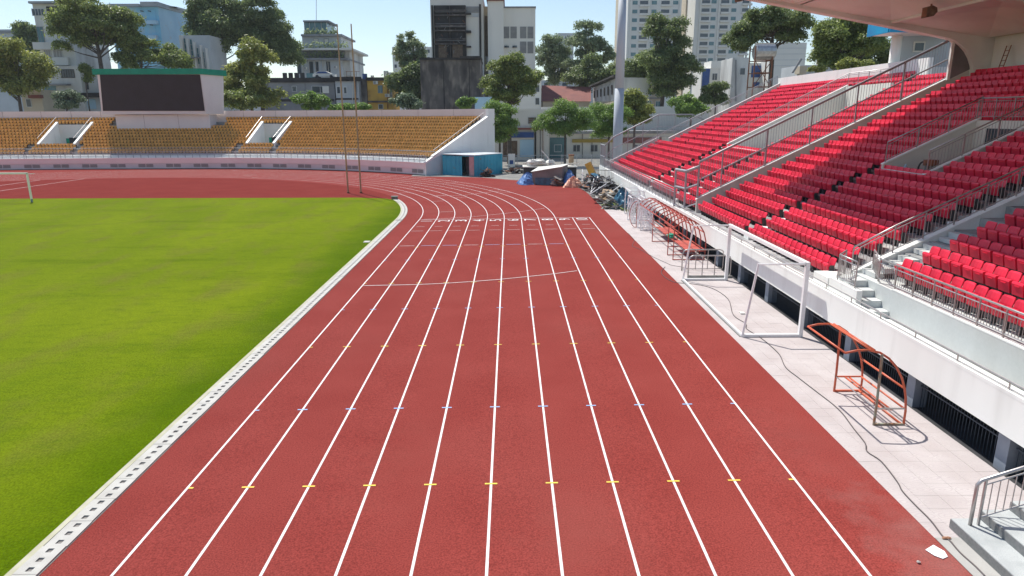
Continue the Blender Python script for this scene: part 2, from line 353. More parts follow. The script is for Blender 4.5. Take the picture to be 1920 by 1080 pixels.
def thing(name, label, cat, loc=(0, 0, 0), rz=0, group=None):
    o = bpy.data.objects.new(name, None); COL.objects.link(o); o.empty_display_size = .2
    o.location = loc; o.rotation_euler = (0, 0, rz); o['label'] = label; o['category'] = cat
    if group: o['group'] = group
    return o
def tag(o, label, cat, group=None):
    o['label'] = label; o['category'] = cat
    if group: o['group'] = group
    return o
def struct(o): o['kind'] = 'structure'; return o
def ordn(n): return {1: 'first', 2: 'second', 3: 'third'}.get(n, '%dth' % n)

# ================================================================== GROUND
struct(MB().add([(-700, -300, -.06), (700, -300, -.06), (700, 900, -.06), (-700, 900, -.06)], [(0, 1, 2, 3)]).obj('ground', 'ground'))
yp = [(7.25, 52), (70, 52), (70, 150), (-12, 150), (-12, 83.0)] + [(-10.8, 82.6), (-7.5, 81.8), (-3.4, 80.5), (1.0, 76.4), (2.6, 72.4), (6.6, 69.4), (7.05, 67.5), (7.25, 64)]
struct(MB().add([(x, y, .138) for x, y in yp], [tuple(range(len(yp)))]).obj('yard_ground', 'yard'))
# outer edge of the red surface beyond the bend
EDGE = [(7.3, 40), (7.3, 64), (7.1, 67.5), (6.6, 69.5), (2.6, 72.6), (1.0, 76.6), (-3.4, 80.6), (-7.5, 81.9), (-10.8, 82.7)]
def outerR(ph):
    c, s_ = math.cos(ph), math.sin(ph)
    best = None
    for (x0, y0), (x1, y1) in zip(EDGE, EDGE[1:]):
        ex, ey = x1 - x0, y1 - y0; den = c * ey - s_ * ex
        if abs(den) < 1e-9: continue
        t = ((x0 - XC) * ey - (y0 - YC) * ex) / den; u = ((x0 - XC) * s_ - (y0 - YC) * c) / den
        if t > 0 and -1e-6 <= u <= 1 + 1e-6: best = t if best is None else min(best, t)
    return best if best else 48.45
tb = MB()
ys = [-12, 48.14]
for a, b in ((-7.7, 7.2), (7.2, 7.3)):
    tb.add([(a, ys[0], gz(a, 0)), (b, ys[0], gz(b, 0)), (b, ys[1], gz(b, 0)), (a, ys[1], gz(a, 0))], [(0, 1, 2, 3)])
NS = 120
angs = [math.pi * i / NS for i in range(NS + 1)]
for i in range(NS):
    for j in range(2):
        vs = []
        for (aa, jj) in ((i, j), (i, j + 1), (i + 1, j + 1), (i + 1, j)):
            ph = angs[aa]; ro = outerR(ph) if ph < 1.2 else 60.
            rr = [KR, min(KR + 14.9, ro - .02), ro][jj]
            vs.append((XC + rr * math.cos(ph), YC + rr * math.sin(ph), .01 * min(rr - KR, 14.9)))
        tb.add(vs, [(0, 1, 2, 3)])
track = struct(tb.obj('running_track', 'track_red'))
# D zone inside the bend
poly = [(XC + (KR + .01) * math.cos(a), YC + (KR + .01) * math.sin(a)) for a in angs if a > R(18)]
struct(MB().add([(p[0], p[1], -.001) for p in poly], [tuple(range(len(poly)))]).obj('infield_runup', 'runup_red'))
gp = [(-130, -12), (-8.14, -12), (-8.14, YC)] + [(XC + 34.86 * math.cos(R(a)), YC + 34.86 * math.sin(R(a))) for a in range(2, 21, 2)] + [(-11.2, 61.2), (-14, 61.95), (-40, 62.3), (-130, 62.6)]
struct(MB().add([(p[0], p[1], .012) for p in gp], [tuple(range(len(gp)))]).obj('grass_field', 'turf'))
# path beside the near steps
struct(MB().add([(7.3, -12, .158), (12, -12, .158), (12, 10.2, .158), (7.3, 10.2, .158)], [(0, 1, 2, 3)]).obj('concrete_path', 'path_concrete'))

# ---- painted lines (parts of the track)
LX = [1.22 * i - 6.503 for i in range(11)]
def strip(pts, wd, name='lane_line', m='line_white', dz=.0045, **kw):
    b = MB(); L = []; Rr = []
    P2 = [Vector((p[0], p[1], 0)) for p in pts]
    for i, p in enumerate(P2):
        d = (P2[min(i + 1, len(P2) - 1)] - P2[max(i - 1, 0)]).normalized(); nrm = Vector((-d.y, d.x, 0)) * wd / 2
        for q, A in ((p + nrm, L), (p - nrm, Rr)): A.append((q.x, q.y, gz(q.x, q.y) + dz))
    n = len(L); b.add(L + Rr, [(i, n + i, n + i + 1, i + 1) for i in range(n - 1)])
    return b.obj(name, m, track, **kw)
for i, x in enumerate(LX):
    pts = [(x, -10)] + [(x, YC)]
    if i <= 8: pts += [(XC + (36.5 + 1.22 * i) * math.cos(a), YC + (36.5 + 1.22 * i) * math.sin(a)) for a in angs[1:]]
    strip(pts, .05)
strip([(LX[0], YC), (LX[10], YC)], .06, 'finish_line', 'line_white', .009)
def sx(y): return y
for y, w_, m in ((45.0, .33, 'line_thin'), (43.25, .5, 'line_thin')):
    for i in range(10):
        c = (LX[i] + LX[i + 1]) / 2 - (.12 if i < 4 else -.02)
        strip([(c - w_ * .8, y), (c + w_ * .8, y)], .05, 'start_mark', m, .009)
for i in range(8):
    c = (LX[i] + LX[i + 1]) / 2
    strip([(c - .42, 38.1), (c + .42, 38.1)], .055, 'start_mark', 'mark_blue' if i % 3 else 'line_thin', .009)
for s0, n, st, m in ((12.17, 4, 8.5, 'mark_yellow'), (15.86, 3, 9.14, 'mark_blue')):
    for k in range(n):
        for i, x in enumerate(LX):
            a = x - .125 if i else x + .03; b = x + .125 if i < 10 else x - .03
            strip([(a, s0 + st * k), (b, s0 + st * k)], .05, 'hurdle_mark', m, .0085)
strip([(-6.51, 28.8), (-5.27, 28.82), (-4.09, 28.85), (-2.85, 29.01), (-1.61, 29.29), (-.42, 29.62), (.79, 30.07), (1.99, 30.53), (3.17, 31.12)], .05, 'break_line', 'line_white', .013)
strip([(-6.18, 48.31), (-4.48, 48.66), (-2.81, 49.22), (-1.74, 49.87), (.65, 51.41), (2.75, 53.33)], .05, 'break_line', 'line_thin', .013)
strip([(-7.29, 62.59), (-4.2, 62.9), (-2.59, 64.6), (-.63, 66.27)], .05, 'break_line', 'line_thin', .013)
rnd = random.Random(3)
for k in range(26):                                                  # short stagger marks around the bend
    ln = rnd.randint(0, 7); a = R(rnd.uniform(3, 86)); r0 = 36.5 + 1.22 * ln + .1; r1 = r0 + 1.0
    strip([(XC + r0 * math.cos(a), YC + r0 * math.sin(a)), (XC + r1 * math.cos(a), YC + r1 * math.sin(a))], .05, 'stagger_mark', 'line_thin', .009)
# run-up lines in the D zone at far left
for a, b in (((0, 358), (184, 331.5)), ((0, 348), (115, 332))):
    p = at(*a, Z=0.0); q = at(*b, Z=0.0); v = q - p; nn = Vector((-v.y, v.x, 0)).normalized() * .05
    MB().add([p + nn + Vector((0, 0, .004)), p - nn + Vector((0, 0, .004)), q - nn + Vector((0, 0, .004)), q + nn + Vector((0, 0, .004))], [(0, 1, 2, 3)]).obj('runup_line', 'line_thin', track)
# lane numbers, lying with their heads towards the infield
dg = bpy.context.evaluated_depsgraph_get()
def text_mesh(t, size=1., ext=0.0):
    cu = bpy.data.curves.new('t', 'FONT'); cu.body = t; cu.size = size; cu.align_x = 'CENTER'; cu.align_y = 'CENTER'; cu.extrude = ext; cu.resolution_u = 3
    o = bpy.data.objects.new('t', cu); COL.objects.link(o); bpy.context.view_layer.update()
    me = bpy.data.meshes.new_from_object(o.evaluated_get(bpy.context.evaluated_depsgraph_get())); bpy.data.objects.remove(o); return me
for i in range(10):
    me = text_mesh(str(i + 1)); me.materials.append(M['line_white']); 
    n = len(me.vertices); co = np.empty(n * 3); me.vertices.foreach_get('co', co); co = co.reshape(n, 3)
    mn = co.min(0); mx = co.max(0); c = (mn + mx) / 2; co -= c
    sy = .82 / (mx[1] - mn[1]); sxx = (.62 if i < 9 else .95) / max(mx[0] - mn[0], .35) * (1 if i else .6)
    X = (LX[i] + LX[i + 1]) / 2; P = np.stack([X - co[:, 1] * sy, 47.45 + co[:, 0] * sxx, np.zeros(n)], 1)
    P[:, 2] = [gz(a, b) + .009 for a, b in P[:, :2]]
    me.vertices.foreach_set('co', P.ravel()); me.update()
    inst('lane_number', me, track)

# ---- drain kerb: slotted slabs
def slab_mesh(name, ys, x0, x1, z0, z1):
    b = MB(); w_ = x1 - x0; L = .742
    sl = [(-.25 - .055, -.25 + .055), (-.055, .055), (.25 - .055, .25 + .055)]
    a, c = x0 + w_ * .37, x0 + w_ * .63
    b.box(x0, a, -L / 2, L / 2, z0, z1); b.box(c, x1, -L / 2, L / 2, z0, z1)
    edges = [-L / 2] + [e for s_ in sl for e in s_] + [L / 2]
    for i in range(0, len(edges), 2): b.box(a, c, edges[i], edges[i + 1], z0, z1)
    b.cur = 1; b.box(a, c, -L / 2 + .01, L / 2 - .01, z0, z0 + .006)
    return b.mesh(name, 'kerb_concrete', 'slot_dark')
kerb = thing('drain_kerb', 'pale slotted concrete drain kerb between grass and red track', 'kerb')
sm = slab_mesh('slab', None, -.20, .20, -.02, .035)
KX = -7.92
y = -9.6; rk = random.Random(5)
while y < YC:
    inst('slab', sm, kerb, (KX + rk.uniform(-.006, .006), y, rk.uniform(-.003, .004)), (0, 0, rk.uniform(-.006, .006))); y += .75
a = .75 / 35.1 / 2
while a < R(20.6):
    inst('slab', sm, kerb, (XC + 35.08 * math.cos(a), YC + 35.08 * math.sin(a), 0), (0, 0, a)); a += .75 / 35.08
b = MB(); b.box(-8.115, -7.70, -10, YC, -.05, .008); b.cur = 1; b.box(-8.24, -8.128, -10, YC, -.04, .034)
b.obj('kerb_bed', ('joint', 'kerb_strip'), kerb)
b = MB()
for i in range(21):
    p0, p1 = R(i), R(i + 1 if i < 20 else 20.8)
    for r0, r1, z, ci in ((34.88, 35.3, .008, 0), (34.76, 34.872, .034, 1)):
        b.cur = ci; b.add([(XC + r0 * math.cos(p0), YC + r0 * math.sin(p0), z), (XC + r1 * math.cos(p0), YC + r1 * math.sin(p0), z), (XC + r1 * math.cos(p1), YC + r1 * math.sin(p1), z), (XC + r0 * math.cos(p1), YC + r0 * math.sin(p1), z)], [(0, 1, 2, 3)])
b.obj('kerb_bed', ('joint', 'kerb_strip'), kerb)
# inspection plate and small box on the kerb
p = at(700, 452, Z=.05); tag(MB().box(p.x - .55, p.x - .2, p.y - .3, p.y + .2, .0, .035).obj('drain_cover', 'kerb_concrete'), 'pale concrete drain cover jutting from the kerb into the grass', 'drain cover')
p = at(740, 374, Z=0); b = MB(); b.box(p.x - .25, p.x + .25, p.y - .2, p.y + .2, 0, .25); b.box(p.x - .3, p.x + .3, p.y - .25, p.y + .25, .25, .3)
tag(b.obj('junction_box', 'shed_grey'), 'small grey box where the kerb ends at the corner of the grass', 'box')

# ---- paving tiles by the stand
pave = struct(MB().box(7.3, 9.95, 10.2, 52.4, .05, .128).obj('paving', 'path_concrete'))
tm = MB(); e = TILE / 2 - .0012
tm.add([(-e, -e, 0), (e, -e, 0), (e, e, 0), (-e, e, 0), (-e + .0008, -e + .0008, .024), (e - .0008, -e + .0008, .024), (e - .0008, e - .0008, .024), (-e + .0008, e - .0008, .024)],
       [(4, 5, 6, 7), (0, 1, 5, 4), (1, 2, 6, 5), (2, 3, 7, 6), (3, 0, 4, 7)])
tme = tm.mesh('tile', 'paving_tile'); rest = MB(); cnt = 0; rk = random.Random(9)
for j in range(95):
    for i in range(6):
        x = 7.3 + TILE * (i + .5); y = 10.2 + TILE * (j + .5); z = .127 + rk.uniform(-.0012, .0015)
        if cnt < 300: inst('tile', tme, pave, (x, y, z)); cnt += 1
        else: rest.add([(x + v[0], y + v[1], z + v[2]) for v in tm.v], tm.f)
rest.obj('tile_field', 'paving_tile', pave, kind='stuff')
# pale worn apron where the paving ends
a = [at(1110, 385), at(1137, 398), at(1160, 401), at(1215, 401)]
struct(MB().add([(7.32, 52.4, .146), (9.9, 52.4, .146), (9.9, 56.5, .146), (8.6, 56.0, .146), (7.32, 58.5, .146)], [(0, 1, 2, 3, 4)]).obj('dirt_verge', 'yard'))

# ================================================================== MAIN STAND
T, RS, F0, XS = .75, .368, 1.8, 10.25
NR = 20
def fl(k): return F0 + RS * k
def xr(k): return XS + T * k           # front edge of row k tread
def line(x): return 1.8 + .4907 * (x - 10.6)
Y_D2, Y_D3 = 38.55, 21.2
V1 = (44.7, 51.0, 8, 19); V2 = (26.4, 29.6, 8, 13)      # y0,y1,row0,row1(excl)
stand = thing('grandstand', 'white concrete main grandstand with stepped tiers under a cantilever roof', 'grandstand')
# beam, ledge
b = MB(); b.box(9.95, 10.15, 10.9, 76, .95, 1.78); b.box(9.946, 10.17, 10.9, 76, 1.782, 1.86); b.obj('front_beam', 'paint_white', stand)
b = MB(); b.box(10.172, 11.0, 21.96, 76, 1.6, F0); b.obj('ledge', 'tier_concrete', stand); b = MB(); b.box(10.172, 10.95, 8, 21.955, 1.35, 1.5); b.obj('ledge', 'concrete_white', stand)  # first ledge in darker concrete, its tone holding shadow under the front row
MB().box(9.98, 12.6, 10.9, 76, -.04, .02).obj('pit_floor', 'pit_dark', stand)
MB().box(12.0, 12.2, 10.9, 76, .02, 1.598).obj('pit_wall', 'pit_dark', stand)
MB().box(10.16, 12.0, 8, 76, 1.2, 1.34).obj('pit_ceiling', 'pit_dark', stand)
pm = MB(); pm.box(-.0, .35, -.17, .17, .02, 1.498); pme = pm.mesh('pillar', 'pillar_blue')
gm = MB()
for i in range(27): gm.bar((0, .28 + i * .106, .03), (0, .28 + i * .106, 1.49), .012)
gm.bar((0, .2, .62), (0, 3.1, .62), .03); gme = gm.mesh('grille', 'grille')
y = 12.7; n = 0
while y < 74:
    inst('pillar', pme, stand, (10.18, y, 0)); inst('grille', gme, stand, (10.32, y, 0)); y += 3.3
inst('grille', gme, stand, (10.32, 9.4, 0))
# tiers
for k in range(NR):
    segs = [(72.2 if k < 7 else 68.0, Y_D2 + .1)]
    # everything from the far end to Y=6, cut by the two vomitories
    y1 = 72.4 if k < 7 else 68.2
    cuts = []
    if V1[2] <= k < V1[3]: cuts.append((V1[0], V1[1]))
    if V2[2] <= k < V2[3]: cuts.append((V2[0], V2[1]))
    ycur = 21.04 if k > 0 else 21.9
    spans = []
    for c in sorted(cuts): spans.append((ycur, c[0])); ycur = c[1]
    spans.append((ycur, y1))
    if k == 0: continue
    b = MB()
    for s0, s1 in spans: b.box(xr(k), xr(k + 1) + (.25 if k == NR - 1 else .02), s0, s1, fl(k) - RS - .35, fl(k) + (.0007 * (k % 2)))
    b.obj('tier_step', 'tier_concrete', stand)
    if k > 1: b = MB(); b.box(xr(k), xr(k + 1) + .02, 3, 19.7, fl(k) - .5, fl(k) + .2); b.box(xr(k), xr(k + 1) + .02, 19.702, 21.01, fl(k) - .5, fl(k) + .06); b.obj('tier_step', 'tier_concrete', stand)
MB().box(xr(NR) + .25, xr(NR) + .9, 39, 68, fl(NR) - .9, fl(NR) - .02).obj('tier_step', 'tier_concrete', stand)
# raised front deck of the near block
b = MB(); b.box(10.96, xr(2), 3, 18.7, 1.51, fl(1) + .17); b.box(10.96, xr(2), 18.7, 21.0, 1.51, fl(1) + .168); b.obj('front_deck', 'concrete_white', stand)
b = MB(); b.box(10.955, 11.1, 3, 18.72, fl(1) + .172, fl(1) + .21); b.obj('deck_kerb', 'paint_white', stand)
for i in range(4): MB().box(10.38, 10.95, 18.72 + .45 * i, 20.9, 1.501 + .2 * i, 1.5 + .2 * (i + 1)).obj('stair_step', 'concrete_white', stand)
b = MB(); b.box(10.2, 10.37, 19.2, 20.98, 1.502, 2.2); b.box(10.176, 10.99, 20.984, 22.03, 1.503, 2.16); b.obj('stair_parapet', 'paint_white', stand)
for (xx, yy, w1, z0, n) in ((11.2, 20.2, .35, fl(1) + .16, 2), (12.0, 20.2, .3, fl(2) + .06, 2), (12.75, 20.2, .3, fl(3) + .06, 2), (13.5, 20.2, .3, fl(4) + .06, 2)):
    for j in range(n): MB().box(xx + j * .28, xx + .55, 20.15, 20.95, z0 + .02, z0 + .16 * (j + 1)).obj('aisle_step', 'concrete_white', stand)
# aisle half steps (white) in the far blocks and block one
asm = MB().box(0, .33, -.3, .3, 0, .17).mesh('aisle_step', 'paint_white')
for ya, k0, k1 in ((30.1, 1, 8), (21.75, 1, 16), (43.75, 1, 8), (51.75, 1, 8)):
    for k in range(k0, k1): inst('aisle_step', asm, stand, (xr(k) - .34, ya, fl(k - 1) + .001))
# divider walls (sloping slabs)
def slope_wall(name, y0, y1, x0, x1, up, m='divider_wall', below=1.2, parent=stand, cap=True):
    b = MB(); b.prism([(x0, line(x0) - below if below else F0), (x1, line(x1) - below), (x1, line(x1) + up), (x0, line(x0) + up)], y0, y1)
    o = b.obj(name, m, parent)
    if cap:
        c = MB(); c.prism([(x0 - .03, line(x0) + up + .002), (x1, line(x1) + up + .002), (x1, line(x1) + up + .05), (x0 - .03, line(x0) + up + .05)], y0 - .03, y1 + .03); c.obj('wall_coping', 'paint_white', parent)
    return o
slope_wall('divider_wall', Y_D2, Y_D2 + .16, 10.66, 25.3, .70)
slope_wall('divider_wall', Y_D3 - .18, Y_D3, 11.0, 25.3, .30, 'paint_white')
slope_wall('divider_wall', 71.95, 72.1, 10.5, 15.6, .75)
slope_wall('divider_wall', 67.6, 67.75, 15.62, 26.2, .75)
slope_wall('vomitory_wall', V1[1] - .15, V1[1] - .004, 16.1, xr(19), .62, 'vom_wall', 3.4)
slope_wall('vomitory_wall', V1[0] + .004, V1[0] + .15, 16.1, xr(19), .30, 'vom_wall', 3.4)
slope_wall('vomitory_wall', V2[1] - .15, V2[1] - .004, 16.1, xr(13), .62, 'vom_wall', 2.9)
slope_wall('vomitory_wall', V2[0] + .004, V2[0] + .15, 16.1, xr(13), .42, 'vom_wall', 2.9)
for V in (V1, V2):
    x1 = xr(V[3]); MB().box(x1 - .2, x1 - .005, V[0] + .152, V[1] - .152, fl(8) - .6, line(x1) + .55).obj('vomitory_header', 'vom_wall', stand)
    MB().box(16.0, x1 - .2, V[0] + .152, V[1] - .152, fl(8) - .5, fl(8) - .02).obj('vomitory_floor', 'tier_concrete', stand)
    MB().box(16.05, 16.2, V[0] + .156, V[1] - .156, fl(8) - .019, fl(8) + .22).obj('vomitory_sill', 'paint_white', stand)
# doorway at the end of each vomitory
MB().box(xr(13) - .215, xr(13) - .202, V2[0] + .4, V2[1] - .9, fl(8), fl(8) + 1.9).obj('doorway', 'glass_dark', stand)
# back parapet of the open part
b = MB(); b.box(26.0, 26.25, 43.9, 68.2, 8.5, 10.62); b.obj('back_parapet', 'paint_white', stand)
# back wall of the roofed part
b = MB(); b.box(25.95, 26.2, 3, 38.5, 8.2, 12.6); b.obj('back_wall', 'roof_underside', stand)

# ---- roof
def roofz(x): return 13.15 + (12.66 - x) * .182
roof = MB()
Y0r, Y1r = 2.0, 38.75
roofp = bpy.data.objects.new('roof', None)
# shell above the ribs
b = MB()
nx = 14
xs = [9.6 + (26.2 - 9.6) * i / nx for i in range(nx + 1)]
b.prism([(9.6, roofz(9.6) + .55), (26.4, roofz(26.4) + .9), (26.4, roofz(26.4) + 1.2), (9.6, roofz(9.6) + .75)], Y0r, Y1r)
slab = b.obj('roof', 'roof_underside', stand)
def rib(y0, y1):
    arc = []
    cx, cz, r = 22.9, roofz(22.9) - 2.35, 2.3
    low = [(9.6, roofz(9.6)), (23.3, roofz(23.3))]
    for i in range(9):
        t = R(84 - i * 84 / 8); arc.append((cx + r * math.cos(t) * .98, cz + r * math.sin(t)))
    pts = low[:1] + arc + [(25.2, line(25.2) + .3), (25.94, line(25.94) + .3), (25.94, roofz(26) + .86), (9.6, roofz(9.6) + .548)]
    q = MB(); q.prism(pts, y0, y1); q.obj('roof_rib', 'roof_underside', slab)
for y0 in (38.35, 29.6, 20.9, 12.2, 3.5): rib(y0 - .2, y0 + .35)
# longitudinal beams, with folded soffits between the ribs
for x in (9.75, 15.2, 20.4):
    for y0, y1 in ((29.95, 38.15), (21.25, 29.4), (12.55, 20.7), (3.85, 12.0)):
        MB().box(x - .12, x + .16, y0, y1, roofz(x) + (.0 if x < 10 else .16), roofz(x) + .62).obj('roof_beam', 'roof_underside', slab)
for x0, x1 in ((9.95, 15.05), (15.4, 20.25), (20.6, 25.6)):
    for y0, y1 in ((29.95, 38.15), (21.25, 29.4), (12.55, 20.7), (3.85, 12.0)):
        ym = (y0 + y1) / 2; xm = (x0 + x1) / 2; z = lambda x: roofz(x) + .56 + (x - 9.6) * .02
        q = MB(); q.add([(x0, y0, z(x0) - .52), (x1, y0, z(x1) - .52), (x1, y1, z(x1) - .52), (x0, y1, z(x0) - .52), (xm, ym, z(xm) + .02)], [(0, 1, 4), (1, 2, 4), (2, 3, 4), (3, 0, 4)])
        q.obj('soffit_panel', 'roof_underside', slab)
# mesh screen closing the quarter arch, and its white post
b = MB(); b.bar((23.95, 38.5, line(23.95) + .66), (23.95, 38.5, roofz(23.95) - .02), .14); b.obj('screen_post', 'paint_white', stand)
b = MB()
pts = [(24.05, line(24.05) + .68), (25.1, line(25.1) + .68), (25.12, 10.1), (24.85, 10.75), (24.5, 11.05), (24.05, 11.1)]
b.prism(pts, 38.46, 38.48); b.obj('arch_screen', 'b_grey', stand)

# ---- railings
def railing(label, path, h, sp=1.2, bs=.12, m='steel', r=.028, indiv=True, mid=None, group=None, low=.1, subtop=.12, cat='railing', bw=.012):
    t = thing('railing', label, cat, path[0], group=group)
    o = Vector(path[0]); P = [Vector(p) - o for p in path]; H = Vector((0, 0, h))
    MB().tube([p + H for p in P], r, 8).obj('handrail', m, t, smooth=True)
    if subtop: MB().tube([p + H - Vector((0, 0, subtop)) for p in P], r * .55, 6).obj('rail', m, t)
    MB().tube([p + Vector((0, 0, low)) for p in P], r * .55, 6).obj('rail', m, t)
    if mid:
        for mz in mid: MB().tube([p + Vector((0, 0, mz)) for p in P], r * .8, 6).obj('rail', m, t)
    pme = MB().bar((0, 0, 0), (0, 0, h), r * 1.2).mesh('post', m)
    bme = MB().bar((0, 0, low), (0, 0, h - (subtop or 0)), bw).mesh('baluster', m)
    st = MB(); nb = 0
    for a, c in zip(P, P[1:]):
        L = (c - a).length; n = max(1, round(L / sp))
        for i in range(n + (1 if c is P[-1] else 0)): inst('post', pme, t, a + (c - a) * i / n)
        if bs:
            k = max(1, int(L / bs))
            for i in range(1, k):
                q = a + (c - a) * i / k
                if indiv and nb < 290: inst('baluster', bme, t, q); nb += 1
                else: st.bar(q + Vector((0, 0, low)), q + Vector((0, 0, h - (subtop or 0))), bw)
    if st.v: st.obj('balusters', m, t, kind='stuff')
    return t
def lp(x, y, up): return (x, y, line(x) + up)
# low pipe along the ledge
t = thing('ledge_rail', 'low steel pipe rail running along the top of the white beam', 'railing', (10.02, 12, 1.86))
MB().tube([(0, -1, .17), (0, 29, .17)], .022, 8).obj('handrail', 'steel', t); MB().tube([(0, -1, .03), (0, 29, .03)], .012, 6).obj('rail', 'steel', t)
sme = MB().bar((0, 0, 0), (0, 0, .17), .025).mesh('post', 'steel')
for i in range(19): inst('post', sme, t, (0, -1 + i * 1.62, 0))
railing('steel balustrade along the raised front deck before the nearest seats', [(11.02, 19.6, 2.38), (11.02, 8.2, 2.38)], .68, .87, .1)
railing('short steel balustrade returning beside the white ledge stairs', [(11.04, 19.66, 2.38), (11.5, 20.9, 2.4)], .68, 1.2, .12)
railing('sloping steel railing on the white wall between the two nearest blocks', [(10.95, 21.12, 2.25), lp(12.2, 21.12, .36), lp(24.9, 21.12, .36)], .88, 1.04, .125)
railing('little curved steel railing at the head of the ledge stairs', [(10.28, 19.5, 2.2), (10.28, 20.6, 2.2), (10.7, 21.05, 2.25)], .8, .9, .11)
railing('sloping railing on the far side of the nearer tunnel', [lp(16.2, 29.52, .67), lp(xr(13), 29.52, .67)], .85, 1.3, .13, m='steel')
railing('sloping railing on the near side of the nearer tunnel', [lp(16.2, 26.48, .47), lp(xr(13), 26.48, .47)], .85, 1.3, .13)
railing('level railing across the back of the nearer tunnel', [(xr(13) - .1, 29.6, line(xr(13)) + .6), (xr(13) - .1, 26.4, line(xr(13)) + .6)], .85, 1.2, .13)
railing('sloping railing on the far side of the farther tunnel', [lp(16.2, 50.92, .67), lp(xr(19), 50.92, .67), (xr(19) - .1, 45, line(xr(19)) + .64)], .8, 1.6, .16)
# tall galvanised fence on the divider
railing('tall grey steel fence climbing the wall between sunny and shaded seats', [lp(10.72, 38.63, .76), lp(12.0, 38.63, .76), lp(24.0, 38.63, .76)], 2.05, 2.9, .16, m='galv', r=.055, mid=(1.02,), subtop=.06, low=.05, cat='fence', bw=.016)
railing('tall grey steel gate panel standing on the ledge', [(9.98, 41.0, 1.865), (10.25, 39.6, 1.865), (10.72, 38.68, 2.2)], 2.2, 1.4, .2, m='galv', r=.08, mid=(1.2,), subtop=.06, cat='fence')
railing('grey railing along the front ledge of the far red block', [(10.02, 41.1, 1.865), (10.02, 76, 1.865)], .93, 1.1, .16, m='galv', r=.028, bw=.012)
railing('thin inner rail before the front row of the far block', [(10.5, 42, 1.8), (10.5, 74, 1.8)], .95, 2.4, None, m='steel', r=.02, subtop=None)
railing('tall railing on the far edge wall of the red rows beside the lamp mast', [(9.99, 75.5, 1.865), (10.0, 72.1, 1.865), lp(10.8, 72.02, .82), lp(15.4, 72.02, .82), (18.9, 72.02, line(15.4) + .82), (20.1, 72.02, line(15.4) + .3)], 2.3, 2.0, .16, m='galv', r=.05, mid=(1.1,), cat='fence', subtop=.06)
railing('sloping steel railing along the far edge of the upper red rows', [lp(13.2, 68.4, .6), lp(26.0, 68.4, .6)], .9, 1.6, .16, m='galv', bw=.018)

# near steps and their handrail (lower right)
steps = thing('entrance_steps', 'grey granite steps with dark edges rising to the stand at lower right', 'steps', (7.75, 10.5, .16))
for i in range(7):
    b = MB(); b.box(.5 * i, .5 * i + 3, -6.5, 0, .17 * i, .17 * (i + 1)); b.obj('step', 'granite', steps)
    b = MB(); b.box(.5 * i - .012, .5 * i + .0, -6.5, -.0, .17 * i + .002, .17 * i + .158); b.obj('riser', 'granite_dark', steps)
t = thing('stair_railing', 'polished steel handrail beside the granite steps at lower right', 'railing', (7.95, 10.3, .33))
MB().tube([(0, 0, 0), (0, 0, .78), (.06, 0, .86), (.9, 0, 1.16), (3.4, 0, 2.01)], .032, 10).obj('handrail', 'steel', t, smooth=True)
MB().tube([(.14, 0, .78), (3.4, 0, 1.89)], .014, 6).obj('rail', 'steel', t)
MB().tube([(.14, 0, .15), (3.4, 0, 1.26)], .014, 6).obj('rail', 'steel', t)
MB().bar((.14, 0, .0), (.14, 0, .86), .035).obj('post', 'steel', t)
bme = MB().bar((0, 0, 0), (0, 0, .63), .013).mesh('baluster', 'steel')
for i in range(24): inst('baluster', bme, t, (.26 + .13 * i, 0, .19 + .0443 * i))

# ================================================================== SEATS
def seat_parts(w_=.42):
    h = w_ / 2
    back = MB()
    n = 4
    vs = []; 
    for j, (z, x) in enumerate(((.36, .20), (.55, .225), (.70, .265), (.745, .29))):
        for k in range(n + 1):
            u = -1 + 2 * k / n; vs.append((x + .035 * (1 - u * u), u * h * (1 if j < 3 else .86), z))
    m_ = len(vs); vs += [(x + .03, y, z - .002) for x, y, z in vs]
    fs = []
    for j in range(3):
        for k in range(n):
            a = j * (n + 1) + k; fs.append((a, a + n + 1, a + n + 2, a + 1)); c = a + m_; fs.append((c, c + 1, c + n + 2, c + n + 1))
    t0 = 3 * (n + 1)
    for k in range(n): fs.append((t0 + k, t0 + k + m_, t0 + k + 1 + m_, t0 + k + 1)); fs.append((k, k + 1, k + 1 + m_, k + m_))
    for j in range(3):
        a = j * (n + 1); fs.append((a, a + m_, a + n + 1 + m_, a + n + 1)); a += n; fs.append((a, a + n + 1, a + n + 1 + m_, a + m_))
    back.add(vs, fs)
    pan = MB(); p = h - .016
    A = [(.062, .255), (.0, .53), (.015, .575), (.085, .58), (.13, .275)]
    pan.prism(A, -p, p)
    pan.add([(.0505, -p + .05, .28), (.0505, p - .05, .28), (.012, p - .05, .45), (.012, -p + .05, .45)], [])
    pan.box(-.006, .012, -p + .1, p - .1, .475, .495)
    leg = MB()
    for s_ in (-1, 1):
        leg.prism([(.12, .17), (.06, .46), (.10, .54), (.22, .54), (.27, .17)], s_ * (h + .008) - .011, s_ * (h + .008) + .011)  # frame sides, enlarged so dark plates stand in for shade between seats
    leg.box(.16, .26, -h - .018, -h + .012, .0, .2); leg.box(.10, .36, -h - .03, -h + .02, 0, .02)
    leg.box(.14, .22, -h, h, .2, .245)
    return back, pan, leg
back, pan, leg = seat_parts(.408)
def simple_seat(w_=.42):
    h = w_ / 2; a = MB()
    a.prism([(.20, .34), (.23, .34), (.32, .745), (.29, .745)], -h, h)
    a.prism([(.062, .255), (.0, .53), (.015, .575), (.10, .58), (.15, .275)], -h + .032, h - .032)
    a.cur = 1; a.prism([(.12, 0), (.055, .46), (.10, .56), (.22, .56), (.26, 0)], -h - .036, -h - .012); a.box(.14, .22, -h, h, .15, .19)  # frame and legs; tall dark plate also stands for the shaded gap
    return a
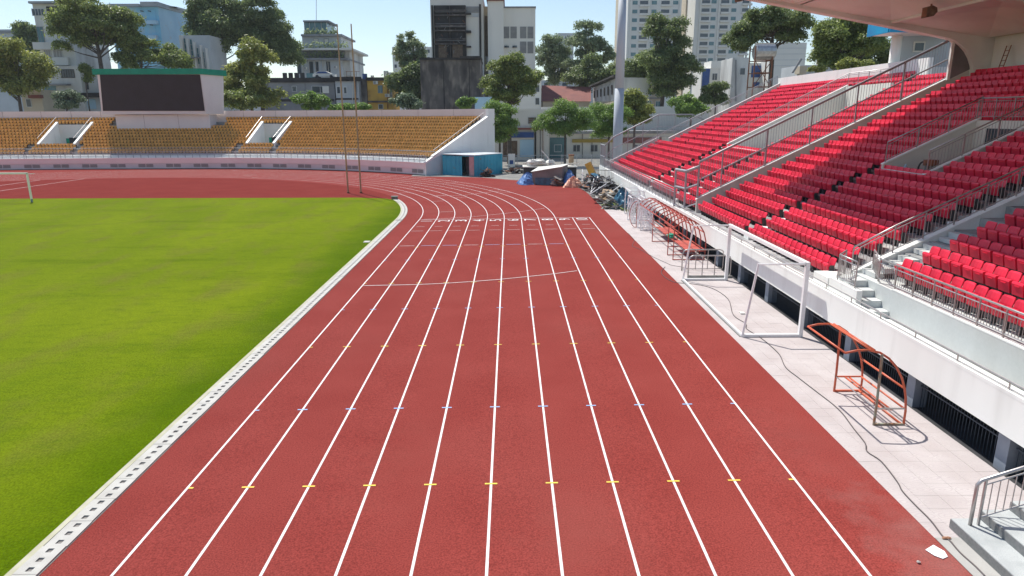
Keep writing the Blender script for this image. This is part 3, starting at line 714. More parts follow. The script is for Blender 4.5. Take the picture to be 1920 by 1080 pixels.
class Bulk:
    def __init__(s): s.v = []; s.f = []; s.m = []; s.n = 0
    def add(s, mb, pos, rz=0):
        V = np.array(mb.v); c, q = math.cos(rz), math.sin(rz)
        s.v.append(np.stack([V[:, 0] * c - V[:, 1] * q + pos[0], V[:, 0] * q + V[:, 1] * c + pos[1], V[:, 2] + pos[2]], 1))
        s.f += [tuple(i + s.n for i in f) for f in mb.f]; s.m += mb.mi; s.n += len(V)
    def obj(s, name, mats, parent=None):
        me = bpy.data.meshes.new(name); me.from_pydata(np.concatenate(s.v).tolist(), [], s.f)
        for x in mats: me.materials.append(M[x])
        me.polygons.foreach_set('material_index', s.m); me.update()
        return inst(name, me, parent)
seats = []      # (pos, block, row(1-based), index, landmark)
PS = .455
def fill(k, ya, yb, block, land):
    """seats of row k from ya down to yb; counted from ya"""
    n = int(round((ya - yb) / PS))
    for i in range(n):
        seats.append(((xr(k) + .36, ya - PS * (i + .5), fl(k) + (.2 if block == 'near' else 0)), block, k, i, land))
rs = random.Random(4)
for k in range(NR):
    if k < 7:
        for a, c in ((71.8, 62.3), (62.1, 57.6), (57.4, 52.2), (51.4, 44.1), (43.4, 38.95)): fill(k, a, c, 'far', '')
    elif k < 8:
        for a, c in ((67.4, 62.3), (62.1, 57.6), (57.4, 52.2), (51.4, 44.1), (43.4, 38.95)): fill(k, a, c, 'far', '')
    elif k < V1[3]:
        for a, c in ((67.4, 62.3), (62.1, 57.6), (57.4, 51.4), (44.5, 38.95)): fill(k, a, c, 'far', '')
    else:
        for a, c in ((67.4, 62.3), (62.1, 57.6), (57.4, 51.4), (51.1, 44.6), (43.6, 38.95)): fill(k, a, c, 'far', '')
    if k < 8:
        fill(k, 38.12, 30.55, 'middle', 'divider wall'); fill(k, 29.75, 22.15 if k else 22.2, 'middle2', 'the aisle')
    elif k < V2[3]:
        fill(k, 38.12, 29.9, 'middle', 'divider wall'); fill(k, 26.2, 22.0, 'middle3', 'tunnel wall')
    else: fill(k, 38.12, 22.15, 'middle', 'divider wall')
    if k >= 1: fill(k, 19.5, 8.0, 'near', 'the steps')
fill(NR, 67.4, 45.0, 'far', '')
def depth(p): return Vector((p[0], p[1], p[2] - CAM_H)).dot(FW)
def inview(p):
    d = Vector((p[0], p[1], p[2] + .4 - CAM_H)); z = d.dot(FW)
    return z > 1 and abs(d.dot(RT2)) / z < 968 / FPX and abs(d.dot(UP2)) / z < 560 / FPX
vis = sorted([s_ for s_ in seats if inview(s_[0])], key=lambda s_: depth(s_[0]))
top = set(id(s_) for s_ in vis[:300])
bme = back.mesh('backrest', 'seat_red'); pme = pan.mesh('seat_pan', 'seat_red'); lme = leg.mesh('seat_frame', 'dark_steel')
bulk = Bulk(); ss = simple_seat(.402)
BL = {'middle': 'beside tall fence', 'middle2': 'left of railing', 'middle3': 'right of tunnel', 'near': 'nearest block'}
for s_ in seats:
    pos, blk, k, i, land = s_
    if id(s_) in top:
        row = k + 1 if blk != 'near' else k
        t = thing('stadium_seat', 'red tip-up seat, %s from %s, %s row, %s' % (ordn(i + 1), land, ordn(row), BL[blk]), 'seat', pos, rs.uniform(-.02, .02), 'red tip-up seats of the main stand')
        inst('backrest', bme, t); inst('seat_pan', pme, t, (0, 0, 0), (0, rs.uniform(-.03, .03), 0)); inst('seat_frame', lme, t)
    elif pos[1] > 7: bulk.add(ss, pos, rs.uniform(-.015, .015))
o = bulk.obj('red_seats', ('seat_red', 'dark_steel')); tag(o, 'rows of red tip-up seats farther along the main stand', 'seats', 'red tip-up seats of the main stand'); o['kind'] = 'stuff'

# ================================================================== THINGS ON THE PAVING
# goals beside the stand
def goal(label, x0, x1, y0, y1, xt, h=2.44, z0=.155):
    t = thing('football_goal', label, 'goal', (x1, y0, z0)); X = lambda x: x - x1; L = y1 - y0
    MB().bar((0, 0, 0), (0, 0, h + .05), .125).obj('post', 'goal_white', t); MB().bar((0, L, 0), (0, L, h + .05), .125).obj('post', 'goal_white', t)
    MB().bar((0, -.055, h), (0, L + .055, h), .125).obj('crossbar', 'goal_white', t)
    for y in (0, L):
        MB().tube([(0, y, h), (X(xt), y, h), (X(x0), y, .06)], .042, 6).obj('side_frame', 'goal_white', t)
        MB().bar((X(x0), y, .05), (0, y, .05), .09, .09).obj('base_bar', 'goal_white', t)
    MB().bar((X(x0), 0, .045), (X(x0), L, .045), .07).obj('back_bar', 'goal_white', t); MB().bar((X(x0) - .07, 0, .012), (X(x0) - .07, L, .012), .03).obj('net_rail', 'shed_grey', t)
    return t
goal('large white football goal frame standing beside the white beam', 7.62, 9.52, 21.1, 28.95, 7.95)
g = goal('white football goal at the far end of the grass at the left edge', -42.2, -42.1, 59.7, 67.0, -42.2) if False else None
t = thing('football_goal', 'white football goal on the far edge of the grass at the left of the picture', 'goal', (-42.1, 59.7, .01))
MB().bar((0, 0, 0), (0, 0, 2.5), .13).obj('post', 'goal_white', t); MB().bar((-7.44, 0, 0), (-7.44, 0, 2.5), .13).obj('post', 'goal_white', t)
MB().bar((.06, 0, 2.5), (-7.5, 0, 2.5), .13).obj('crossbar', 'goal_white', t)
for x in (0, -7.44):
    MB().bar((x, .06, 2.45), (x, .9, 2.4), .05).obj('net_support', 'goal_white', t)
    MB().tube([(x, 0, 0), (x, 0, .26)], .085, 8).obj('post_foot', 'tarp_dark', t)
# near dugout frame
def tubes(name, lst, r, m, parent):
    for p in lst: MB().tube(p, r, 8).obj(name, m, parent, smooth=True)
t = thing('dugout_frame', 'bare orange steel frame of a small dugout on the pink paving', 'dugout', (8.53, 14.56, .152))
arcp = [(-.88, 1.80), (-.62, 1.86), (-.35, 1.87), (-.08, 1.80), (.14, 1.66), (.34, 1.45), (.50, 1.18), (.60, .92), (.66, .68), (.70, .35), (.70, 0)]
for y, m1, m2 in ((0, 'orange_paint', 'rusty_green'), (2.0, 'orange_paint', 'orange_paint')):
    MB().tube([(x, y, z) for x, z in arcp], .027, 8).obj('arch', m1, t, smooth=True)
    MB().tube([(0, y, 0), (0, y, .55), (-.03, y, 1.78)], .03, 8).obj('post', m2, t)
    MB().bar((0, y, .02), (.72, y, .02), .05).obj('base_bar', m2, t); MB().bar((0, y, .42), (.7, y, .42), .035).obj('cross_bar', m2 if y else 'steel', t)
tubes('long_bar', [[(-.88, 0, 1.80), (-.88, 2, 1.80)], [(-.30, 0, 1.87), (-.30, 2, 1.87)], [(-.22, 0, 1.865), (-.22, 2, 1.865)], [(.60, 0, .92), (.60, 2, .92)], [(.64, 0, .03), (.64, 2, .03)]], .026, 'orange_paint', t)
tubes('seat_rail', [[(.25, 0, .40), (.25, 2, .40)], [(.36, 0, .39), (.36, 2, .39)], [(.66, 0, .42), (.66, 2, .42)]], .024, 'orange_paint', t)
MB().tube([(.0, 0, .42), (.0, 2, .42)], .014, 6).obj('cable_tie_bar', 'steel', t)
# far, long dugout
t = thing('dugout_frame', 'long rust red hooped dugout frame behind the large goal', 'dugout', (8.2, 33.2, .152))
hoop = [(0, 1.55), (.25, 1.78), (.6, 1.92), (.95, 1.86), (1.25, 1.66), (1.48, 1.32), (1.6, .9), (1.62, .45), (1.55, 0)]
for i in range(11):
    MB().tube([(x, .1 + i * .92, z * 1.06) for x, z in hoop], .032, 6).obj('hoop', 'red_paint', t, smooth=True)
for x, z in ((0, 1.55), (.6, 1.92), (1.48, 1.32), (1.62, .45)): MB().tube([(x, .1, z * 1.06), (x, 9.3, z * 1.06)], .028, 6).obj('long_bar', 'red_paint', t)
for x, z in ((.75, .42), (1.05, .42), (1.35, .44)): MB().bar((x, .1, z), (x, 10.3, z), .05, .03).obj('seat_rail', 'red_paint', t)
MB().box(.7, 1.5, .3, 3.0, .44, .47).obj('bench_board', 'red_paint', t); MB().box(.7, 1.5, 5.2, 7.4, .44, .47).obj('bench_board', 'red_paint', t)
for y in (.1, 1.3, 5.2, 10.3):
    MB().tube([(0, y, 0), (0, y, 1.55)], .025, 6).obj('post', 'red_paint', t); MB().bar((0, y, .02), (1.55, y, .02), .04).obj('base_bar', 'red_paint', t); MB().bar((0, y, .45), (1.6, y, .45), .03).obj('cross_bar', 'red_paint', t)
MB().tube([(.0 - .0 + math.sin(a) * -.45, 10.3, .85 + math.cos(a) * .85) for a in [math.pi * i / 12 for i in range(13)]], .022, 6).obj('hoop', 'red_paint', t)
o = MB().blob((8.95, 37.2, .72), .2, .28, .12, 3).obj('cloth', 'scoreboard_green'); tag(o, 'green cloth dropped inside the long red dugout frame', 'cloth')
# crowd barriers
for i, (x0, x1, y, lab) in enumerate(((7.98, 9.88, 29.5, 'grey tube barrier with rounded corners, nearer of two behind the goal'), (8.05, 9.98, 30.9, 'grey tube barrier with rounded corners, farther of two behind the goal'))):
    t = thing('crowd_barrier', lab, 'barrier', (x0, y, .152), group='grey tube barriers on the paving'); L = x1 - x0; h = 1.0
    MB().tube([(0, 0, 0), (0, 0, h - .2), (.06, 0, h - .06), (.2, 0, h), (L - .2, 0, h), (L - .06, 0, h - .06), (L, 0, h - .2), (L, 0, 0)], .03, 8).obj('frame', 'steel', t, smooth=True)
    for q in (.33, .62): MB().tube([(L * q, 0, .05), (L * q, 0, h)], .022, 6).obj('upright', 'steel', t)
    MB().bar((0, 0, .08), (L, 0, .08), .04).obj('base_bar', 'steel', t)
    if i == 0: MB().bar((-.05, -.12, .05), (L + .05, -.12, .05), .1, .1).obj('foot_rail', 'shed_grey', t)
# small white goals with bundled nets
for (x0, y0, L, W, H, lab) in ((8.25, 42.3, 1.1, .95, 1.9, 'small white goal frame with its net bundled, nearest the red hoops'), (8.2, 45.2, 1.6, 1.4, 1.7, 'small white goal frame heaped with white netting'), (8.5, 47.6, 2.2, 1.5, 1.9, 'small white goal frame next to the rubble and weeds')):
    t = thing('small_goal', lab, 'goal', (x0, y0, .152), group='small white goals stacked at the far end of the paving')
    for a, c in (((0, 0, 0), (0, 0, H)), ((0, L, 0), (0, L, H)), ((0, 0, H), (0, L, H)), ((0, 0, H), (W * .6, 0, H)), ((W * .6, 0, H), (W, 0, 0)), ((0, L, H), (W * .6, L, H)), ((W * .6, L, H), (W, L, 0)), ((W * .6, 0, H), (W * .6, L, H)), ((0, 0, .03), (W, 0, .03)), ((0, L, .03), (W, L, .03)), ((W, 0, .03), (W, L, .03))):
        MB().tube([a, c], .03, 6).obj('frame_tube', 'goal_white', t)
    rn = random.Random(int(y0)); nb = MB()
    for k in range(90):
        p = Vector((rn.uniform(0, W), rn.uniform(0, L), rn.uniform(.2, H))); q = p + Vector((rn.uniform(-.25, .25), rn.uniform(-.25, .25), -rn.uniform(.3, .9))); q.z = max(q.z, .03)
        nb.tube([p, (p + q) / 2 + Vector((rn.uniform(-.1, .1), rn.uniform(-.1, .1), -.05)), q], .008 + .012 * rn.random(), 4, False)
    nb.obj('net', 'net', t, kind='stuff')
# black cable
cp = [(1247, 500), (1240, 512), (1262, 528), (1300, 532), (1335, 540), (1365, 560), (1375, 590), (1398, 606), (1400, 616), (1425, 632), (1445, 648), (1462, 665), (1473, 688), (1495, 706), (1530, 733), (1560, 756), (1580, 775), (1600, 802), (1622, 830), (1626, 846), (1652, 864), (1682, 902), (1692, 920), (1715, 945), (1745, 975), (1768, 1005), (1780, 1012), (1800, 1035), (1830, 1062), (1852, 1085)]
pts = []
for q in cp: v = at(*q, Z=.175); pts.append(Vector((v.x, v.y, .168)))
sm_ = []
for i in range(len(pts) - 1):
    for k in range(4):
        u = k / 4; p0, p1, p2, p3 = pts[max(i - 1, 0)], pts[i], pts[i + 1], pts[min(i + 2, len(pts) - 1)]
        sm_.append(.5 * ((2 * p1) + (p2 - p0) * u + (2 * p0 - 5 * p1 + 4 * p2 - p3) * u * u + (3 * p1 - p0 - 3 * p2 + p3) * u ** 3))
tag(MB().tube(sm_, .013, 5).obj('power_cable', 'cable', smooth=True), 'long dark cable winding along the pink paving to the steps', 'cable')
cp = [(1300, 505), (1275, 500), (1258, 497), (1225, 482), (1205, 470), (1185, 461), (1190, 450), (1178, 437)]
tag(MB().tube([(v.x, v.y, .165) for v in (at(*q, Z=.165) for q in cp)], .011, 5).obj('power_cable', 'cable'), 'thin cable looping on the paving beside the long red dugout', 'cable')
# litter
def flat(name, px, z, m, lab, cat, th=.006):
    P = [at(*q, Z=z) for q in px]; tag(MB().prism([(p.x, p.y) for p in P], z, z + th, 'z').obj(name, m), lab, cat)
flat('paper_sheet', [(1735, 1031), (1750, 1022), (1771, 1034), (1777, 1044), (1768, 1048), (1752, 1042)], .157, 'paper', 'white sheet of paper lying on the red track by the steps', 'paper')
p = at(1722, 1056); tag(MB().blob((p.x, p.y, .17), .03, .025, .02, 2).obj('pebble', 'kerb_concrete'), 'small pale stone on the red track below the white sheet', 'stone')
p = at(1772, 1011, Z=.15); b = MB(); b.blob((p.x, p.y, .17), .06, .03, .025, 4); b.blob((p.x + .06, p.y + .01, .17), .04, .03, .02, 5)
tag(b.obj('dry_leaf', 'litter_tan'), 'crumpled brown leaf beside the cable at the end of the paving', 'leaf')
p = at(1390, 588, Z=.15); tag(MB().box(p.x - .06, p.x + .1, p.y - .12, p.y + .1, .153, .2).obj('socket_block', 'sheet_white'), 'small pale socket block where the cable bends near the goal', 'socket')

# reel and bottle in the tunnel
t = thing('hose_reel', 'old metal drum with a black hose coil in the nearer tunnel mouth', 'hose reel', (16.75, 27.2, fl(8)))
MB().tube([(0, 0, 0), (0, 0, .55)], .2, 14).obj('drum', 'shed_grey', t); MB().tube([(0, 0, .5), (0, 0, .72)], .27, 14).obj('drum_top', 'rust', t)
MB().tube([(-.22, .1 + .32 * math.cos(a), .34 + .3 * math.sin(a)) for a in [2 * math.pi * i / 20 for i in range(21)]], .035, 6).obj('hose', 'debris_dark', t)
b = MB(); b.tube([(16.55, 28.55, fl(8)), (16.55, 28.55, fl(8) + .3), (16.55, 28.55, fl(8) + .38), (16.55, 28.55, fl(8) + .46)], [.13, .13, .05, .045], 12)
tag(b.obj('water_bottle', 'water_bottle', smooth=True), 'large clear blue water bottle standing in the nearer tunnel mouth', 'bottle')
# speakers and ladder under the roof
for (x, y, lab) in ((19.4, 33.2, 'brown loudspeaker hanging under the roof above the shaded seats'), (12.0, 37.4, 'brown loudspeaker hanging at the outer end of the roof')):
    t = thing('loudspeaker', lab, 'loudspeaker', (x, y, roofz(x) + .2), group='loudspeakers under the roof')
    MB().bar((0, 0, 0), (0, 0, -.1), .06).obj('bracket', 'rust', t)
    b = MB(); b.prism([(-.27, -.60), (.05, -.54), (.2, -.36), (.16, -.18), (-.05, -.09), (-.27, -.14)], -.22, .22); b.obj('cabinet', 'wood_dark', t)
    MB().box(-.285, -.272, -.19, .19, -.56, -.18).obj('grille_front', 'rust', t)
t = thing('ladder', 'dark metal ladder leaning against the back wall above the top row', 'ladder', (25.1, 36.3, fl(19) + .1))
a, c = Vector((0, 0, 0)), Vector((.75, .55, 1.75))
for s_ in (-.16, .16): MB().bar(a + Vector((0, s_, 0)), c + Vector((0, s_, 0)), .035).obj('side_rail', 'rust', t)
for i in range(1, 7): MB().bar(a + (c - a) * i / 7 + Vector((0, -.16, 0)), a + (c - a) * i / 7 + Vector((0, .16, 0)), .025).obj('rung', 'rust', t)
t = MB().tube([(25.85, 34.6 + .3 * math.cos(a), 10.3 + .38 * math.sin(a)) for a in [4 * math.pi * i / 30 for i in range(31)]], .02, 5).obj('wire_coil', 'dark_steel'); tag(t, 'coil of dark wire hanging on the back wall right of the ladder', 'wire')

# goal-like tall poles in the field
for (x, y, h, lx, lab) in ((-15.68, 65.86, 15.4, -.05, 'thin rusty steel pole, left one of the pair behind the grass'), (-14.43, 65.81, 15.4, 0, 'thin rusty steel pole, right one of the pair behind the grass')):
    t = thing('field_pole', lab, 'pole', (x, y, 0), group='pair of thin poles beyond the grass')
    MB().tube([(0, 0, 0), (lx * .5, 0, h * .5), (lx, 0, h)], [.085, .075, .055], 8).obj('shaft', 'wood', t); MB().tube([(0, 0, 0), (0, 0, .12)], .14, 8).obj('foot', 'rust', t)
# lamp mast
t = thing('floodlight_mast', 'tall tapering grey floodlight mast beyond the far end of the red stand', 'mast', (13.15, 84, .1))
for z0, z1, r0, r1 in ((0, 10.2, .62, .56), (10.21, 20.8, .55, .45), (20.81, 32, .44, .33)): MB().tube([(0, 0, z0), (0, 0, z1)], [r0, r1], 20).obj('mast_section', 'lamp_grey', t, smooth=True)
for z in (10.2, 20.8): MB().tube([(0, 0, z - .15), (0, 0, z + .15)], [.6 - z * .008] * 2, 20).obj('collar', 'lamp_grey', t)

# ================================================================== FAR END YARD
def box_thing(name, lab, cat, pts, z0, h, m): pass
# blue container: plan corners measured on the ground
ca, cb = Vector((-8.3, 85.0, .14)), Vector((-4.25, 82.0, .14)); ux = (cb - ca); W = ux.length; ang = math.atan2(ux.y, ux.x)
t = thing('shipping_container', 'blue corrugated shipping container with one door standing open', 'container', ca, ang)
Lc = 5.6; H = 2.45
def corr(b, x0, x1, y, z0, z1, n, nrm=1):
    w_ = (x1 - x0) / n
    for i in range(n):
        a = x0 + i * w_; b.add([(a, y, z0), (a + w_ * .3, y + .05 * nrm, z0), (a + w_ * .6, y + .05 * nrm, z0), (a + w_ * .9, y, z0), (a + w_, y, z0), (a, y, z1), (a + w_ * .3, y + .05 * nrm, z1), (a + w_ * .6, y + .05 * nrm, z1), (a + w_ * .9, y, z1), (a + w_, y, z1)], [(j, j + 1, j + 6, j + 5) for j in range(4)])
b = MB(); corr(b, 0, W * .62, 0, .12, H - .1, 10); b.box(-.04, W * .62, -.04, .03, 0, .13); b.obj('front_wall', 'container_blue', t)
MB().box(W * .62, W, .0, .03, H - .12, H).obj('lintel', 'container_blue', t)
MB().box(W * .64, W - .05, .6, .62, .1, H - .12).obj('open_doorway', 'pit_dark', t)
MB().box(-.05, W + .05, -.05, Lc, H, H + .09).obj('roof', 'container_roof', t)
MB().box(-.02, .03, .0, Lc, 0, H).obj('side_wall', 'container_blue', t)
b = MB(); b.add([(W, .0, 0), (W, Lc, 0), (W, Lc, H), (W, 0, H)], [(0, 1, 2, 3)])
for i in range(18): b.box(W + .002, W + .05, .25 + i * .29, .40 + i * .29, .12, H - .1)
b.obj('side_wall', 'container_blue', t); MB().box(0, W, Lc - .05, Lc, 0, H).obj('back_wall', 'container_blue', t)
MB().box(W * .86, W + .02, -.09, -.05, .08, H - .1).obj('door', 'pink_door', t)
for q in (.12, .3, .42, .55): MB().bar((W * q, -.05, .1), (W * q, -.05, H - .1), .035).obj('lock_bar', 'container_blue', t)
# bits by the container
def pile(name, lab, cat, x, y, w_, d, h, m, n, seed, kind='mix', z=.14):
    rn = random.Random(seed); t = thing(name, lab, cat, (x, y, z))
    mats = m if isinstance(m, tuple) else (m,)
    bs = [MB() for _ in mats]
    for i in range(n):
        q = bs[i % len(mats)]; px, py = rn.gauss(0, .4) * w_, rn.gauss(0, .4) * d; px = max(-w_, min(w_, px)); py = max(-d, min(d, py)); hh = h * max(0, 1 - (px / w_) ** 2 * .7 - (py / d) ** 2 * .7) * rn.random()
        if kind == 'mix' and rn.random() < .30:
            a = rn.uniform(0, 6.28); L = rn.uniform(.15, .5); W2 = rn.uniform(.1, .4); c = Vector((px, py, hh + .1)); u = Vector((math.cos(a), math.sin(a), rn.uniform(-.5, .5))) * L; v = Vector((-math.sin(a), math.cos(a), rn.uniform(-.5, .5))) * W2; w3 = u.cross(v).normalized() * .02
            q.add([c - u - v - w3, c + u - v - w3, c + u + v - w3, c - u + v - w3, c - u - v + w3, c + u - v + w3, c + u + v + w3, c - u + v + w3], [(0, 3, 2, 1), (4, 5, 6, 7), (0, 1, 5, 4), (1, 2, 6, 5), (2, 3, 7, 6), (3, 0, 4, 7)])
        elif kind == 'mix' and rn.random() < .8:
            L = rn.uniform(.4, 1.5) * .8; a = rn.uniform(0, 6.28); e = rn.uniform(-.2, .5); v = Vector((math.cos(a), math.sin(a), e)) * L / 2; c = Vector((px, py, hh + abs(v.z) + .04)); q.bar(c - v, c + v, rn.uniform(.02, .06), rn.uniform(.02, .05))
        else: q.blob((px, py, hh + .08), rn.uniform(.08, .26), rn.uniform(.08, .26), rn.uniform(.05, .16), seed + i, 6, 4, .35)
    for q, mm in zip(bs, mats): q.obj('rubble', mm, t, kind='stuff')
    return t
pile('bicycle_heap', 'heap of dark scrap and a wheel against the blue container', 'scrap', -2.6, 81.7, .8, .5, .9, ('debris_dark', 'rust'), 40, 11)
pile('scrap_heap', 'low heap of dark rusty scrap on the pale yard right of the container', 'scrap', .9, 86.5, 1.6, 1.2, .8, ('debris_dark', 'rust', 'debris_grey'), 60, 12)
# grey shed / tilted box
a = Vector((2.45, 71.9, .14)); c = Vector((5.4, 70.7, .14)); v = c - a; ang = math.atan2(v.y, v.x); W = v.length
t = thing('site_box', 'dark grey site box with a sloping white sheet roof beside blue tarpaulins', 'shed', a, ang)
b = MB(); b.add([(0, 0, 0), (W, 0, 0), (W, 2.0, 0), (0, 2.0, 0), (-.1, -.05, 1.3), (W, -.05, 1.9), (W, 2.0, 2.0), (-.1, 2.0, 1.6)], [(0, 1, 5, 4), (1, 2, 6, 5), (2, 3, 7, 6), (3, 0, 4, 7)]); b.obj('walls', 'shed_grey', t)
b = MB(); b.add([(-.2, -.15, 1.31), (W + .08, -.15, 1.93), (W + .08, 2.2, 2.05), (-.2, 2.2, 1.65), (-.2, -.15, 1.36), (W + .08, -.15, 1.98), (W + .08, 2.2, 2.1), (-.2, 2.2, 1.7)], [(0, 3, 2, 1), (4, 5, 6, 7), (0, 1, 5, 4), (1, 2, 6, 5), (2, 3, 7, 6), (3, 0, 4, 7)]); b.obj('roof_sheet', 'sheet_white', t)
b = MB(); b.box(.3, W - .3, -.12, -.07, .02, .75); b.obj('dark_netting', 'tarp_dark', t)
pile('bundle', 'small bundle of cloth leaning on the dark grey site box', 'bundle', 4.9, 70.2, .5, .25, .8, ('rust', 'debris_grey'), 26, 15)
def tarp(lab, x, y, rx, ry, h, m, seed):
    rn = random.Random(seed); b = MB(); n, k = 26, 9; vs = []
    for j in range(k + 1):
        r = j / k
        for i in range(n):
            a = 2 * math.pi * i / n; q = 1 + .16 * math.sin(3 * a + seed) + .10 * math.sin(7 * a + seed * 2) * r + rn.uniform(-.05, .05)
            vs.append((rx * r * q * math.cos(a), ry * r * q * math.sin(a), max(0, h * (1 - r ** 1.6) * (1 + rn.uniform(-.14, .14)) + .04 * math.sin(9 * a + seed) * r)))
    b.add(vs, [(j * n + i, j * n + (i + 1) % n, (j + 1) * n + (i + 1) % n, (j + 1) * n + i) for j in range(k) for i in range(n)])
    o = b.obj('tarpaulin', m, None, (x, y, .15)); tag(o, lab, 'tarpaulin', None)
tarp('blue tarpaulin draped low on the left side of the grey site box', 1.9, 72.6, 1.2, 1.3, 1.15, 'tarp_blue', 1)
tarp('bright blue tarpaulin mound on the right side of the grey site box', 6.2, 71.4, .85, 1.5, 1.45, 'tarp_blue', 2)
tarp('crumpled orange tarpaulin in front of the blue mound', 6.5, 69.3, 1.1, .9, 1.0, 'tarp_orange', 3)
tarp('dark blue plastic cover over debris near the white small goals', 8.9, 53.2, .95, 1.3, 1.5, 'tarp_dark', 4)
# flat open container with boards on top
t = thing('timber_platform', 'dark low cabin with boards and grey bags heaped on its flat top', 'platform', (1.6, 77.4, .14))
MB().box(0, 6.0, .4, 2.6, 0, 1.35).obj('cabin_body', 'pit_dark', t); MB().box(-.1, 6.1, .2, 2.8, 1.36, 1.46).obj('deck_board', 'sheet_white', t)
rn = random.Random(8)
for i in range(14): x = rn.uniform(.3, 5.6); y = rn.uniform(.4, 2.4); MB().bar((x - rn.uniform(.4, 1.0), y, 1.55 + .05 * (i % 5)), (x + rn.uniform(.4, 1.0), y + rn.uniform(-.5, .5), 1.58 + .05 * (i % 5) + rn.uniform(0, .2)), .18, .05).obj('board', ('wood', 'sheet_white', 'rust')[i % 3], t)
for i, (x, z, r) in enumerate(((1.0, 1.9, .7), (1.9, 2.0, .75), (3.0, 1.85, .6))): tag(MB().blob((1.6 + x, 78.6, .14 + z - .2), r, .5, .5, 30 + i, 10, 6, .18).obj('rubble_sack', 'sheet_white'), ('pale grey sack, leftmost on the timber platform', 'pale grey sack, middle one on the timber platform', 'pale grey sack beside the boards on the timber platform')[i], 'sack', 'grey sacks on the timber platform')
tag(MB().bar((5.2, 78.4, 1.6), (3.6, 78.6, 3.4), .1).obj('loose_plank', 'sheet_white'), 'pale plank leaning across the timber platform', 'plank')
# brick-coloured board, yellow digger
t = thing('gate_post', 'tan brick gate post behind the timber platform', 'post', (6.9, 79.7, .14)); MB().box(0, .55, 0, .5, 0, 2.55).obj('shaft', 'wood', t); MB().box(-.05, .6, -.05, .55, 2.551, 2.68).obj('cap', 'rust', t)
t = thing('mini_digger', 'yellow digger arm and body standing among the scrap', 'digger', (8.6, 70.8, .14))
MB().bar((0, 0, 1.2), (-.5, .2, 2.3), .55, .6).obj('boom', 'machine_yellow', t); MB().bar((.1, 0, 1.2), (.5, -.3, .5), .4, .4).obj('arm', 'machine_yellow', t); MB().box(-.5, .8, .3, 1.6, .3, 1.1).obj('body', 'debris_dark', t); MB().box(-.6, .9, .2, .5, 0, .35).obj('track', 'debris_dark', t); MB().box(-.6, .9, 1.4, 1.7, 0, .35).obj('track', 'debris_dark', t)
pile('junk_heap', 'large heap of black scrap metal and pipes beside the track edge', 'scrap', 8.7, 62.5, 1.2, 3.5, 1.3, ('debris_dark', 'debris_dark', 'debris_dark', 'galv', 'debris_dark', 'debris_grey', 'debris_dark'), 620, 21)
pile('junk_heap', 'mixed scrap heap in front of the yellow digger', 'scrap', 8.3, 67.8, 1.2, 1.8, 1.3, ('debris_dark', 'tarp_dark', 'debris_grey', 'debris_dark', 'wood_dark', 'rust', 'goal_white'), 260, 22)
rp = random.Random(77)
for i in range(5):
    x, y = 8.2 + rp.uniform(-.6, .9), 58 + i * 1.6; a_ = rp.uniform(.2, 1.4)
    tag(MB().tube([(x - math.cos(a_) * 1.1, y - math.sin(a_), .3 + rp.uniform(0, .5)), (x + math.cos(a_) * 1.1, y + math.sin(a_), .9 + rp.uniform(0, .7))], .035, 6).obj('scrap_pipe', 'goal_white'), 'pale pipe lying across the black scrap heap, %s from the near end' % ordn(i + 1), 'pipe', 'pale pipes on the black scrap heap')
pile('rubble_heap', 'pale concrete rubble and slabs at the end of the red surface', 'rubble', 8.3, 56.6, 1.0, 1.6, .8, ('sheet_white', 'debris_grey', 'kerb_concrete', 'wood'), 180, 23)
pile('rubble_heap', 'grey gravel and weeds in front of the dark blue plastic', 'rubble', 8.2, 53.2, .8, 1.3, .45, ('debris_grey', 'weeds', 'debris_grey'), 130, 24)
tag(MB().prism([(0, 0), (1.0, .15), (.85, 1.35), (.1, 1.1)], 0, .03, 'x').obj('white_board', 'goal_white', None, (7.5, 70.0, .5)), 'small white board leaning between the orange tarpaulin and scrap', 'board')
t = thing('fence_panel', 'black steel fence panel leaning at the foot of the far stand', 'fence', (8.2, 66.2, .8))
MB().bar((0, 0, 1.3), (1.7, -.8, 1.3), .05).obj('rail', 'debris_dark', t); MB().bar((0, 0, .2), (1.7, -.8, .2), .05).obj('rail', 'debris_dark', t)
for i in range(14): MB().bar((i * .13, -.0615 * i, .15), (i * .13, -.0615 * i, 1.3), .025).obj('bar', 'debris_dark', t)
gw = MB(); rn = random.Random(2)
for i in range(700):
    x, y = 9.3 + rn.gauss(0, .35), 51.8 + rn.gauss(0, 1.4); a = rn.uniform(0, 6.28); h = rn.uniform(.1, .4); gw.add([(x, y, .14), (x + .03 * math.cos(a), y + .03 * math.sin(a), .14), (x + rn.uniform(-.1, .1), y + rn.uniform(-.1, .1), .14 + h)], [(0, 1, 2)])
o = gw.obj('weeds', 'weeds'); o['kind'] = 'stuff'; tag(o, 'green weeds by the dark blue plastic cover', 'weeds')
# yard fence
t = thing('yard_fence', 'thin steel bar fence across the yard behind the scrap', 'fence', (-1, 92, .14))
for z in (.2, 1.9): MB().bar((0, 0, z), (16, 0, z), .05).obj('rail', 'galv', t)
fm = MB().bar((0, 0, 0), (0, 0, 2.0), .07).mesh('post', 'galv')
for i in range(9): inst('post', fm, t, (i * 2, 0, 0))
q = MB()
for i in range(95):
    if i > 46: q.bar((i * .168, 0, .2), (i * .168, 0, 1.9), .022)
q.obj('bars', 'galv', t, kind='stuff')
tag(MB().box(0, .9, 0, .12, 0, 2.3).obj('notice_panel', 'b_white', None, (-.2, 88.5, .14)), 'white panel with a blue square behind the blue container', 'panel')
tag(MB().box(.2, .65, -.02, -.004, 1.0, 1.5).obj('blue_sign', 'sign_blue', None, (-.2, 88.5, .14)), 'small blue square sign on the white panel', 'sign')

